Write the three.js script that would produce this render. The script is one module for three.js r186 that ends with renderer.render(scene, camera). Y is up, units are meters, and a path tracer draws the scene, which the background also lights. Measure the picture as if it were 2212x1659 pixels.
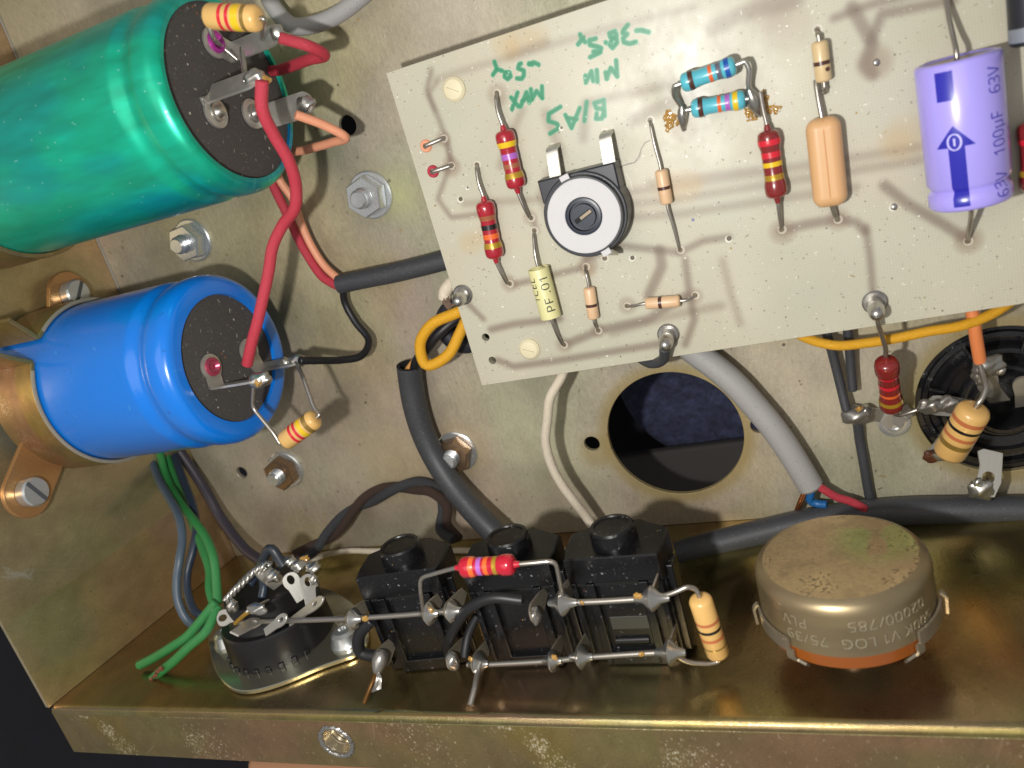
import * as THREE from 'three';
import { mergeGeometries, toCreasedNormals } from 'three/addons/utils/BufferGeometryUtils.js';
import { RoundedBoxGeometry } from 'three/addons/geometries/RoundedBoxGeometry.js';
import { RectAreaLightUniformsLib } from 'three/addons/lights/RectAreaLightUniformsLib.js';

// ---------------------------------------------------------------- camera, light, exposure
const U = 0.001;                                   // everything below is laid out in millimetres
const CAM = { f: 1790.4, cx: 1106, cy: 829.5, C: [37.67, 156.75, -72.48],
  R: [[0.911698, -0.310894, 0.268612], [-0.136832, 0.386704, 0.911996], [-0.387407, -0.86822, 0.310017]] };
const scene = new THREE.Scene();
scene.background = new THREE.Color().setRGB(0.30, 0.297, 0.29);
const camera = new THREE.PerspectiveCamera(2 * Math.atan(829.5 / CAM.f) * 180 / Math.PI, 4 / 3, 0.005, 20);
{
  const [r, d, f] = CAM.R, m = new THREE.Matrix4().makeBasis(new THREE.Vector3(...r), new THREE.Vector3(...d).negate(), new THREE.Vector3(...f).negate());
  camera.quaternion.setFromRotationMatrix(m);
  camera.position.set(...CAM.C).multiplyScalar(U);
}
camera.focus = 0.158; camera.userData.fStop = 24;
scene.add(camera);
const renderer = new THREE.WebGLRenderer({ antialias: true });
renderer.toneMapping = THREE.LinearToneMapping;
renderer.toneMappingExposure = 1.0;
renderer.shadowMap.enabled = true;
RectAreaLightUniformsLib.init();
const flash = new THREE.PointLight(0xfffdf8, 0.061, 0, 2);          // the phone's flash, beside its lens
flash.position.set(-1, 156, -63).multiplyScalar(U); flash.castShadow = true; flash.shadow.radius = 0.14;
scene.add(flash);
const ceiling = new THREE.RectAreaLight(0xfff6ea, 1.2, 1.2, 1.2);   // the workshop's ceiling light
ceiling.position.set(-0.25, 1.5, -0.55); ceiling.lookAt(0, 0, -0.02); scene.add(ceiling);

// ---------------------------------------------------------------- helpers
const V = (x, y, z) => new THREE.Vector3(x, y, z);
let seed = 7; const rnd = () => { seed = (seed * 1664525 + 1013904223) >>> 0; return seed / 4294967296; };
const lerp = (a, b, t) => a + (b - a) * t, clamp01 = (x) => Math.min(1, Math.max(0, x));
const sstep = (a, b, x) => { const t = clamp01((x - a) / (b - a)); return t * t * (3 - 2 * t); };
// surveyed photograph coordinates -> millimetres on the plane (axis = v)
function at(px, py, axis, v) {
  const q = [(px - CAM.cx) / CAM.f, (py - CAM.cy) / CAM.f, 1], R = CAM.R, d = [0, 1, 2].map((k) => R[0][k] * q[0] + R[1][k] * q[1] + R[2][k] * q[2]);
  const t = (v - CAM.C[axis]) / d[axis];
  return V(...[0, 1, 2].map((k) => CAM.C[k] + d[k] * t));
}
const H = (px, py, h) => at(px, py, 1, h);
const path = (list) => list.map(([x, y, h]) => H(x, y, h));
const names = {};
const numbered = (n) => { const k = names[n] = (names[n] ?? -1) + 1; return k ? `${n}_${String(k).padStart(3, '0')}` : n; };
const baseOf = new WeakMap();
function thing(name, label, category, base, group) {
  const o = new THREE.Group(); o.name = numbered(name); scene.add(o);
  o.position.copy(base).multiplyScalar(U); baseOf.set(o, base.clone());
  o.userData = { label, category }; if (group) o.userData.group = group;
  return o;
}
const flat = (g) => { const n = g.index ? g.toNonIndexed() : g; for (const k of Object.keys(n.attributes)) if (!['position', 'normal', 'uv'].includes(k)) n.deleteAttribute(k); return n; };
function obj(name, geos, mat, parent, label) {
  let g = Array.isArray(geos) ? mergeGeometries(geos.map(flat)) : flat(geos);
  const b = baseOf.get(parent);
  g.translate(-b.x, -b.y, -b.z); g.scale(U, U, U);
  const m = new THREE.Mesh(g, mat); m.name = name; m.castShadow = m.receiveShadow = true;
  parent.add(m); baseOf.set(m, b);
  if (label) m.userData.label = label;
  return m;
}
function frame(dir, ref) {                          // right-handed basis with Y along dir, Z towards ref
  const y = dir.clone().normalize(), x = y.clone().cross(ref).normalize(), z = x.clone().cross(y).normalize();
  return new THREE.Matrix4().makeBasis(x, y, z);
}
function lathe(a, dir, ref, prof, seg = 40, crease = 0.5) {   // prof: [along, radius]; u = 0.5 faces ref, v runs along
  const g0 = new THREE.LatheGeometry(prof.map(([t, r]) => new THREE.Vector2(Math.max(r, 1e-4), t)), seg, -Math.PI, Math.PI * 2);
  const p = g0.attributes.position, uv = g0.attributes.uv, t0 = Math.min(...prof.map((q) => q[0])), t1 = Math.max(...prof.map((q) => q[0]));
  for (let i = 0; i < p.count; i++) uv.setY(i, (p.getY(i) - t0) / (t1 - t0 || 1));
  const g = toCreasedNormals(g0, crease);
  g.applyMatrix4(frame(dir, ref).setPosition(a));
  return g;
}
const UP = V(0, 1, 0);
const refFor = (dir) => Math.abs(dir.clone().normalize().y) > 0.9 ? V(0, 0, 1) : UP;
const cyl = (a, b, r0, r1 = r0, seg = 20) => { const d = b.clone().sub(a), L = d.length(); return lathe(a, d, refFor(d), [[0, 0], [0, r0], [L, r1], [L, 0]], seg); };
const disc = (a, dir, r, seg = 24) => lathe(a, dir, refFor(dir), [[0, r], [0.001, 0]], seg);
class Poly extends THREE.Curve {                    // straight runs with rounded bends
  constructor(pts, rad) {
    super(); const out = [pts[0].clone()];
    for (let i = 1; i < pts.length - 1; i++) {
      const a = pts[i - 1], b = pts[i], c = pts[i + 1], la = a.distanceTo(b), lc = b.distanceTo(c), r = Math.min(rad, la * 0.45, lc * 0.45);
      const p = b.clone().lerp(a, r / la), q = b.clone().lerp(c, r / lc);
      for (let k = 0; k <= 6; k++) { const t = k / 6; out.push(p.clone().multiplyScalar((1 - t) * (1 - t)).addScaledVector(b, 2 * t * (1 - t)).addScaledVector(q, t * t)); }
    }
    out.push(pts.at(-1).clone()); this.q = out; this.l = [0];
    for (let i = 1; i < out.length; i++) this.l.push(this.l[i - 1] + Math.max(1e-5, out[i].distanceTo(out[i - 1])));
  }
  getPoint(t, target = new THREE.Vector3()) {
    const s = t * this.l.at(-1); let i = 1; while (i < this.l.length - 1 && this.l[i] < s) i++;
    return target.copy(this.q[i - 1]).lerp(this.q[i], clamp01((s - this.l[i - 1]) / (this.l[i] - this.l[i - 1])));
  }
}
function tubeOn(curve, r, rs = 10, step = 0.7, caps = true) {
  const L = curve.getLength(), n = Math.max(6, Math.min(140, Math.round(L / step)));
  const g = new THREE.TubeGeometry(curve, n, r, rs, false);
  const uv = g.attributes.uv; for (let i = 0; i < uv.count; i++) uv.setX(i, uv.getX(i) * L / 20);
  const out = [g];
  if (caps) for (const t of [0, 1]) {
    const p = curve.getPointAt(t), d = curve.getTangentAt(t).multiplyScalar(t ? 1 : -1);
    out.push(lathe(p, d, refFor(d), [[0, r], [r * 0.18, r * 0.85], [r * 0.28, 0]], rs + 4));
  }
  return mergeGeometries(out.map(flat));
}
const lead = (pts, r = 0.34, rad = 1.2) => tubeOn(new Poly(pts, rad), r, 8, 0.35);
const wire = (pts, r, rs = 12) => {                 // insulation is never quite straight: small kinks along the run
  const c = new THREE.CatmullRomCurve3(pts, false, 'centripetal'), L = c.getLength(), n = Math.max(2, Math.round(L / 5)), q = [pts[0]];
  if (r < 0.5 || L < 12) return tubeOn(c, r, rs, 0.7);
  for (let i = 1; i < n; i++) q.push(c.getPointAt(i / n).add(V(rnd() - 0.5, (rnd() - 0.5) * 0.5, rnd() - 0.5).multiplyScalar(0.34)));
  q.push(pts.at(-1)); return tubeOn(new THREE.CatmullRomCurve3(q, false, 'centripetal'), r, rs, 0.7);
};
function twist(pts, r, off, turns, ph) {            // one strand of a twisted pair
  const c = new THREE.CatmullRomCurve3(pts, false, 'centripetal'), n = 60, q = [];
  for (let i = 0; i <= n; i++) {
    const p = c.getPointAt(i / n), d = c.getTangentAt(i / n), x = d.clone().cross(UP).normalize(), y = x.clone().cross(d), a = ph + turns * 2 * Math.PI * i / n;
    q.push(p.addScaledVector(x, off * Math.cos(a)).addScaledVector(y, off * Math.sin(a)));
  }
  return wire(q, r, 10);
}
function ribbon(pts, w, width, th, endRound = false) {  // flat strip bent along pts; w = width direction
  const c = new Poly(pts, 0.6), n = 26, P = [], N = [], UVs = [], row = (i) => {
    const t = i / n, p = c.getPointAt(t), d = c.getTangentAt(t), wd = w.clone().addScaledVector(d, -d.dot(w)).normalize(), up = d.clone().cross(wd);
    const s = endRound && t > 0.8 ? Math.sqrt(Math.max(0.04, 1 - ((t - 0.8) / 0.2) ** 2)) : 1;
    return [[-1, -1], [1, -1], [1, 1], [-1, 1]].map(([a, b]) => p.clone().addScaledVector(wd, a * width * s / 2).addScaledVector(up, b * th / 2));
  };
  const quad = (a, b, cc, d) => { const nn = b.clone().sub(a).cross(cc.clone().sub(a)).normalize(); for (const q of [a, b, cc, a, cc, d]) { P.push(q.x, q.y, q.z); N.push(nn.x, nn.y, nn.z); UVs.push(q.x / 10, q.z / 10); } };
  let A = row(0); quad(A[3], A[2], A[1], A[0]);
  for (let i = 1; i <= n; i++) { const B = row(i); for (let k = 0; k < 4; k++) quad(A[k], A[(k + 1) % 4], B[(k + 1) % 4], B[k]); A = B; }
  quad(A[0], A[1], A[2], A[3]);
  const g = new THREE.BufferGeometry();
  g.setAttribute('position', new THREE.Float32BufferAttribute(P, 3)); g.setAttribute('normal', new THREE.Float32BufferAttribute(N, 3)); g.setAttribute('uv', new THREE.Float32BufferAttribute(UVs, 2));
  return toCreasedNormals(g, 0.6);
}
function rbox(cx, cy, cz, sx, sy, sz, r = 0.3, m) { const g = new RoundedBoxGeometry(sx, sy, sz, 2, r); if (m) g.applyMatrix4(m); g.translate(cx, cy, cz); return g; }
function extrude(shape, depth, bevel = 0, seg = 24) {
  return new THREE.ExtrudeGeometry(shape, { depth: depth - 2 * bevel, bevelEnabled: bevel > 0, bevelSize: bevel, bevelThickness: bevel, bevelOffset: -bevel, bevelSegments: 1, curveSegments: seg }).translate(0, 0, bevel);
}
const shapeOf = (pts) => new THREE.Shape(pts.map((p) => new THREE.Vector2(p[0], p[1])));
const holeAt = (x, y, r) => new THREE.Path().absarc(x, y, r, 0, Math.PI * 2, true);
function blob(c, rx, ry, rz, k = 0.15, det = 3, s = 1) {  // a lump of solder
  const g = new THREE.IcosahedronGeometry(1, det), p = g.attributes.position, n = [];
  for (let i = 0; i < p.count; i++) {
    const x = p.getX(i), y = p.getY(i), z = p.getZ(i), f = 1 + k * (Math.sin(3.1 * x + s) * Math.sin(2.7 * y + 2 * s) + 0.5 * Math.sin(6 * z + 4 * x + s));
    p.setXYZ(i, c.x + x * f * rx, c.y + y * f * ry, c.z + z * f * rz);
  }
  g.computeVertexNormals();
  return toCreasedNormals(g, 1.2);
}
function boxUV(g, s) {                              // uv by the dominant side of the normal
  g = flat(g); const p = g.attributes.position, n = g.attributes.normal, a = new Float32Array(p.count * 2);
  for (let i = 0; i < p.count; i++) {
    const x = Math.abs(n.getX(i)), y = Math.abs(n.getY(i)), z = Math.abs(n.getZ(i));
    const [u, v] = y >= x && y >= z ? [p.getX(i), p.getZ(i)] : x >= z ? [p.getZ(i), p.getY(i)] : [p.getX(i), p.getY(i)];
    a[2 * i] = u / s; a[2 * i + 1] = v / s;
  }
  g.setAttribute('uv', new THREE.BufferAttribute(a, 2)); return g;
}
// ---------------------------------------------------------------- textures
const hash = (x, y, s) => { let h = (x * 374761393 + y * 668265263 + s * 974711) | 0; h = Math.imul(h ^ (h >>> 13), 1274126177); return ((h ^ (h >>> 16)) >>> 0) / 4294967296; };
function vn(x, y, s, per) {
  const xi = Math.floor(x), yi = Math.floor(y), fx = x - xi, fy = y - yi, u = fx * fx * (3 - 2 * fx), v = fy * fy * (3 - 2 * fy), w = (k) => per ? ((k % per) + per) % per : k;
  return lerp(lerp(hash(w(xi), w(yi), s), hash(w(xi + 1), w(yi), s), u), lerp(hash(w(xi), w(yi + 1), s), hash(w(xi + 1), w(yi + 1), s), u), v);
}
const fbm = (x, y, s, o, per) => { let a = 0, b = 0.5, t = 0; for (let k = 0; k < o; k++) { a += b * vn(x, y, s + k * 17, per); t += b; b *= 0.5; x *= 2; y *= 2; if (per) per *= 2; } return a / t; };
function dataTex(w, h, fn, srgb = true, wrap = THREE.RepeatWrapping) {
  const d = new Uint8Array(w * h * 4);
  for (let j = 0; j < h; j++) for (let i = 0; i < w; i++) { const c = fn(i / w, j / h, i, j), k = (j * w + i) * 4; d[k] = clamp01(c[0]) * 255; d[k + 1] = clamp01(c[1]) * 255; d[k + 2] = clamp01(c[2]) * 255; d[k + 3] = 255; }
  return finish(new THREE.DataTexture(d, w, h), srgb, wrap);
}
function finish(t, srgb = true, wrap = THREE.RepeatWrapping) { t.magFilter = THREE.LinearFilter; t.minFilter = THREE.LinearMipmapLinearFilter; t.generateMipmaps = true; t.wrapS = t.wrapT = wrap; if (srgb) t.colorSpace = THREE.SRGBColorSpace; t.needsUpdate = true; return t; }
function canvasTex(w, h, draw, srgb = true, wrap = THREE.ClampToEdgeWrapping) {
  const c = document.createElement('canvas'); c.width = w; c.height = h; draw(c.getContext('2d'), w, h);
  return finish(new THREE.CanvasTexture(c), srgb, wrap);
}
function fieldTex(w, h, fn, post, wrap = THREE.RepeatWrapping) {   // a computed ground colour, then specks of dirt on it
  return canvasTex(w, h, (g) => {
    const im = g.createImageData(w, h), d = im.data;
    for (let j = 0; j < h; j++) for (let i = 0; i < w; i++) { const c = fn(i / w, j / h, i, j), k = (j * w + i) * 4; d[k] = clamp01(c[0]) * 255; d[k + 1] = clamp01(c[1]) * 255; d[k + 2] = clamp01(c[2]) * 255; d[k + 3] = 255; }
    g.putImageData(im, 0, 0); post(g, w, h);
  }, true, wrap);
}
const tile = (t, u, v) => { const c = t.clone(); c.repeat.set(u, v); c.needsUpdate = true; return c; };
function dust(g, w, h, n, cols, smin, smax, amin, amax) {
  for (let i = 0; i < n; i++) {
    g.globalAlpha = lerp(amin, amax, rnd()); g.fillStyle = g.strokeStyle = cols[Math.floor(rnd() * cols.length)];
    const x = rnd() * w, y = rnd() * h, s = lerp(smin, smax, rnd() ** 2), a = rnd() * 6.28;
    if (rnd() < 0.6) { g.beginPath(); g.ellipse(x, y, s, s * lerp(0.4, 1, rnd()), a, 0, 6.3); g.fill(); }
    else { g.lineWidth = s * 0.6; g.beginPath(); g.moveTo(x, y); g.lineTo(x + Math.cos(a) * s * 3, y + Math.sin(a) * s * 3); g.stroke(); }
  }
  g.globalAlpha = 1;
}
const mat = (color, roughness, metalness = 0, more = {}) => new THREE.MeshStandardMaterial({ color, roughness, metalness, side: THREE.DoubleSide, ...more });
const phys = (color, roughness, metalness = 0, more = {}) => new THREE.MeshPhysicalMaterial({ color, roughness, metalness, side: THREE.DoubleSide, ...more });

const FX0 = -136, FX1 = 110, FZ0 = -150, FZ1 = 24;            // the floor sheet that the camera sees
const tFloor = fieldTex(1640, 1160, (u, v) => {
  const x = FX0 + u * (FX1 - FX0), z = FZ0 + v * (FZ1 - FZ0);
  const hue = fbm(x / 34, z / 30, 3, 3), hue2 = fbm(x / 26 + 9, z / 40, 8, 3), grain = fbm(x * 3.2, z * 1.3, 21, 2), fine = hash(Math.floor(x * 6.6), Math.floor(z * 6.6), 5);
  let r = 0.70, g = 0.662, b = 0.585;
  const y = sstep(0.5, 0.75, hue), p = sstep(0.5, 0.75, hue2), gr = sstep(0.5, 0.25, hue);
  r += 0.01 * y + 0.02 * p - 0.03 * gr; g += 0.01 * y - 0.012 * p + 0.0 * gr; b += -0.05 * y - 0.005 * p - 0.025 * gr;
  const k = 0.87 + 0.11 * grain + 0.07 * fine + 0.2 * (fbm(x / 9, z / 9, 40, 3) - 0.5) + 0.22 * (fbm(x / 30, z / 26, 43, 2) - 0.5) + 0.05 * (fbm(x * 4, z / 3, 52, 2) - 0.5);
  r *= k; g *= k; b *= k;
  for (const [hx, hz, R, a] of [[0, 0, 14, 0.6], [60.2, 0.8, 14.4, 0.55], [-17.3, 1.6, 1.7, 0.45], [-99.4, -2.2, 0, 0]]) { const d0 = Math.hypot(x - hx, z - hz), q = sstep(R + 3.6, R + 0.5, d0) * a; r = lerp(r, 0.58, q); g = lerp(g, 0.5, q); b = lerp(b, 0.29, q); }
  return [r, g, b];
}, (g, w, h) => {
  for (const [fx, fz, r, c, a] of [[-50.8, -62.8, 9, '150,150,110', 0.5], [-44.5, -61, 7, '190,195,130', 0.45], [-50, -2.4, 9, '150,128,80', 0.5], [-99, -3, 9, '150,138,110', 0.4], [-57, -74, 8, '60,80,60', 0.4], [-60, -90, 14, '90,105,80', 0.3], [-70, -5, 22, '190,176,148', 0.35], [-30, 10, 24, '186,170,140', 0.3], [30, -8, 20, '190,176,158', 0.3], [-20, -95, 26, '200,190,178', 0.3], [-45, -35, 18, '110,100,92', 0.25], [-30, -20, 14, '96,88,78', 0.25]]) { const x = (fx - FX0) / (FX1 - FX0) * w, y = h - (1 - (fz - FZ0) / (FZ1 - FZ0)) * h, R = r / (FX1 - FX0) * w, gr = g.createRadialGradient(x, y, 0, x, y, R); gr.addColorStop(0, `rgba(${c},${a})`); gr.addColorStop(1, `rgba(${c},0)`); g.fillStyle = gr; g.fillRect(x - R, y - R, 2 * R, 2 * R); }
  dust(g, w, h, 1500, ['#4a4339', '#3c362d', '#5d554a', '#6b6255'], 0.6, 2.4, 0.25, 0.75);
  dust(g, w, h, 700, ['#cfc9bb', '#e0dacd'], 0.6, 1.6, 0.2, 0.6);
  dust(g, w, h, 150, ['#8a5a2c', '#7a4a26', '#a07a30'], 0.8, 3.0, 0.25, 0.7);
  for (let i = 0; i < 60; i++) { const x = rnd() * w, y = rnd() * h, r = 20 + 60 * rnd(), gr = g.createRadialGradient(x, y, 0, x, y, r); gr.addColorStop(0, 'rgba(70,62,52,0.16)'); gr.addColorStop(1, 'rgba(70,62,52,0)'); g.fillStyle = gr; g.fillRect(x - r, y - r, 2 * r, 2 * r); }
}, THREE.ClampToEdgeWrapping);
const tGrain = dataTex(512, 512, (u, v) => { const g = 0.55 * fbm(u * 128, v * 64, 71, 2, 64) + 0.45 * hash(Math.floor(u * 256), Math.floor(v * 256), 4); return [g, g, g]; }, false);
const tRough = dataTex(512, 512, (u, v) => { const g = 0.38 + 0.4 * fbm(u * 8, v * 8, 31, 4, 8) + 0.1 * fbm(u * 64, v * 64, 33, 2, 64); return [g, g, g]; }, false);
const zinc = (s, r0, g0, b0, powder, tint = 1, more) => fieldTex(900, 600, (u, v, i, j) => {
  const a = fbm(u * 5, v * 4, s, 3), b = fbm(u * 4 + 7, v * 5, s + 50, 3), d = fbm(u * 40, v * 28, s + 4, 3), c = hash(i, j, s);
  const y = sstep(0.45, 0.7, a) * tint, p = sstep(0.52, 0.75, b) * tint, gr = sstep(0.5, 0.28, b) * tint;
  let r = r0 + 0.03 * y + 0.035 * p - 0.04 * gr, g = g0 + 0.02 * y - 0.02 * p + 0.01 * gr, bb = b0 - 0.05 * y + 0.02 * p - 0.03 * gr;
  const k = 0.88 + 0.1 * c + 0.16 * (d - 0.5); return [r * k, g * k, bb * k];
}, (g, w, h) => {
  dust(g, w, h, 1400, ['#4a4030', '#383022', '#5c5040'], 0.5, 1.5, 0.15, 0.5);
  dust(g, w, h, 500 + powder * 900, ['#d8d0bc', '#c9bfa6', '#e6dfd0', '#b5a988'], 0.5, 1.7, 0.2, 0.7);
  for (let i = 0; i < powder * 26; i++) { const cx = rnd() * w, cy = rnd() * h, R = 20 + rnd() * 70; for (let k = 0; k < 130; k++) { const a = rnd() * 6.28, q = R * Math.sqrt(rnd()) * (0.4 + 0.6 * rnd()); g.globalAlpha = 0.2 + 0.5 * rnd(); g.fillStyle = ['#dcd5c2', '#c8bea4', '#eee8da'][k % 3]; g.beginPath(); g.ellipse(cx + q * Math.cos(a), cy + q * Math.sin(a) * 0.7, 0.6 + 1.3 * rnd(), 0.5 + 0.9 * rnd(), rnd() * 3, 0, 7); g.fill(); } }
  g.globalAlpha = 0.35; g.strokeStyle = '#d9d2c0'; g.lineWidth = 0.8; for (let i = 0; i < 22; i++) { const x = rnd() * w, y = rnd() * h, a = rnd() * 6.28, l = 15 + rnd() * 70; g.beginPath(); g.moveTo(x, y); g.quadraticCurveTo(x + l * 0.5 * Math.cos(a) + 6, y + l * 0.5 * Math.sin(a), x + l * Math.cos(a), y + l * Math.sin(a)); g.stroke(); } g.globalAlpha = 1;
  if (more) more(g, w, h);
});
const tWall = zinc(11, 0.68, 0.60, 0.455, 0.08, 0.8), tLip = zinc(140, 0.50, 0.435, 0.29, 1.8, 0.8), tSide = zinc(77, 0.80, 0.73, 0.565, 0.1, 0.8, (g, w, h) => {
  const b = (px, py) => { const p = at(px, py, 0, -132.5), f = (x) => ((x % 1) + 1) % 1; return [f(p.z / 120) * w, (1 - f(p.y / 120)) * h]; };
  g.strokeStyle = '#ded8c8'; g.lineCap = 'round';
  for (let i = 0; i < 34; i++) { const a = b(4 + 78 * rnd(), 1222 + 34 * rnd()), c = b(20 + 60 * rnd(), 1232 + 16 * rnd()); if (Math.hypot(a[0] - c[0], a[1] - c[1]) > 300) continue; g.globalAlpha = 0.2 + 0.4 * rnd(); g.lineWidth = 0.8 + rnd(); g.beginPath(); g.moveTo(...a); g.lineTo(...c); g.stroke(); }
  g.lineWidth = 0.9; g.globalAlpha = 0.4; for (const l of [[[120, 1218], [165, 1180], [190, 1120]], [[140, 1222], [185, 1178], [205, 1115]], [[230, 1150], [250, 1100], [262, 1050]]]) { const q = l.map((e) => b(...e)); if (q.some((e, i) => i && Math.abs(e[0] - q[i - 1][0]) > 300)) continue; g.beginPath(); g.moveTo(...q[0]); g.quadraticCurveTo(...q[1], ...q[2]); g.stroke(); }
  g.globalAlpha = 1;
});
const tBlack = canvasTex(512, 512, (g, w, h) => { g.fillStyle = '#0d0d0f'; g.fillRect(0, 0, w, h); dust(g, w, h, 420, ['#8d8f98', '#6f7078', '#50525a', '#b9bac0'], 0.8, 5, 0.2, 0.8); dust(g, w, h, 1500, ['#5d5f68', '#44464c'], 0.8, 2.4, 0.2, 0.6); dust(g, w, h, 9, ['#8a5a20', '#6b3b1c', '#b98a3a'], 2, 5, 0.5, 0.9); }, true, THREE.RepeatWrapping);
const tBlackFine = canvasTex(512, 512, (g, w, h) => { g.fillStyle = '#3b3c40'; g.fillRect(0, 0, w, h); dust(g, w, h, 9000, ['#74757a', '#585a60', '#8e9096', '#141517'], 0.8, 2.6, 0.12, 0.5); dust(g, w, h, 90, ['#b4b0a6', '#a8a49c'], 1.5, 5, 0.3, 0.6); }, true, THREE.RepeatWrapping);
const tSpeck = canvasTex(512, 512, (g, w, h) => { g.fillStyle = '#fff'; g.fillRect(0, 0, w, h); dust(g, w, h, 500, ['#c9c3bb', '#a8a19a', '#8d867f', '#5e5852'], 0.8, 4, 0.15, 0.55); }, true, THREE.RepeatWrapping);
const tDisc = canvasTex(512, 512, (g, w, h) => { g.fillStyle = '#474341'; g.fillRect(0, 0, w, h); dust(g, w, h, 3600, ['#68625c', '#4e4a46', '#1e1d1d', '#877f72'], 0.8, 3.2, 0.15, 0.55); dust(g, w, h, 150, ['#b8ae9a', '#9a917f', '#d0c8b8'], 1.2, 5, 0.4, 0.9); dust(g, w, h, 12, ['#a8662a', '#7d4a22'], 2, 5, 0.6, 0.9); }, true, THREE.RepeatWrapping);

const S = {
  floor: phys(0xffffff, 0.9, 0.32, { map: tFloor, roughnessMap: tile(tRough, 3, 2), bumpMap: tile(tGrain, 5, 4), bumpScale: 0.00003 }),
  wall: phys(0xffffff, 0.42, 0.95, { map: tWall, roughnessMap: tRough, bumpMap: tile(tGrain, 3, 2), bumpScale: 0.00002 }),
  side: phys(0xffffff, 0.6, 0.8, { map: tSide, roughnessMap: tRough, bumpMap: tile(tGrain, 3, 2), bumpScale: 0.00002 }),
  lip: phys(0xffffff, 0.95, 0.5, { map: tLip, roughnessMap: tRough, bumpMap: tile(tGrain, 4, 3), bumpScale: 0.00008 }),
  tin: phys(0xb9b5ad, 0.32, 0.92, { roughnessMap: tRough }),
  tag: phys(0xc4c1ba, 0.6, 0.8, { roughnessMap: tRough }),
  solder: phys(0xc2c0bb, 0.3, 0.95),
  solderDull: phys(0xa5a29d, 0.5, 0.85, { roughnessMap: tRough }),
  clip: phys(0xa09684, 0.5, 0.7, { roughnessMap: tRough }),
  zincNut: phys(0xd2d5d6, 0.42, 0.75, { roughnessMap: tRough }),
  brassNut: phys(0x9b8168, 0.4, 0.8, { roughnessMap: tRough }),
  lead: phys(0xb0aaa2, 0.34, 0.9),
  flux: phys(0xa9803c, 0.18, 0, { clearcoat: 1, clearcoatRoughness: 0.1 }),
  black: phys(0xffffff, 0.42, 0, { map: tBlack }),
  sleeve: phys(0xffffff, 0.5, 0, { map: tile(tBlackFine, 1, 2) }),
  blackWire: phys(0x1b1b1e, 0.45, 0),
  hollow: mat(0x0a0a0b, 0.9),
  disc: phys(0xffffff, 0.8, 0, { map: tDisc, bumpMap: tile(tGrain, 1, 1), bumpScale: 0.00005 }),
  red: phys(0xbf3848, 0.5, 0, { bumpMap: tGrain, bumpScale: 0.00012, map: tile(tSpeck, 1, 1) }), orange: phys(0xe29a78, 0.5, 0, { map: tile(tSpeck, 1, 1) }), orangeDeep: phys(0xdd834f, 0.45, 0, { map: tile(tSpeck, 1, 1) }),
  yellow: phys(0xe3a71c, 0.42, 0, { bumpMap: tGrain, bumpScale: 0.00012, clearcoat: 0.15, map: tile(tSpeck, 1, 1) }), cream: phys(0xdccfba, 0.5, 0, { bumpMap: tGrain, bumpScale: 0.00012, map: tile(tSpeck, 1, 1) }), peach: phys(0xd79a58, 0.45),
  grey: phys(0x9f9d9c, 0.5, 0, { map: tile(tSpeck, 1.5, 1) }), green: phys(0x348a48, 0.38, 0, { bumpMap: tGrain, bumpScale: 0.00012, clearcoat: 0.2, map: tile(tSpeck, 1, 1) }), slate: phys(0x4a5866, 0.4, 0, { clearcoat: 0.2 }), navy: phys(0x2c3646, 0.4, 0),
  blueWire: phys(0x1d5f9c, 0.4), copper: phys(0xb87850, 0.35, 0.9), cloth: phys(0x3b332e, 0.85, 0), clothBrown: phys(0x5f4636, 0.9, 0), plum: phys(0x3a343f, 0.5, 0),
};

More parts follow.
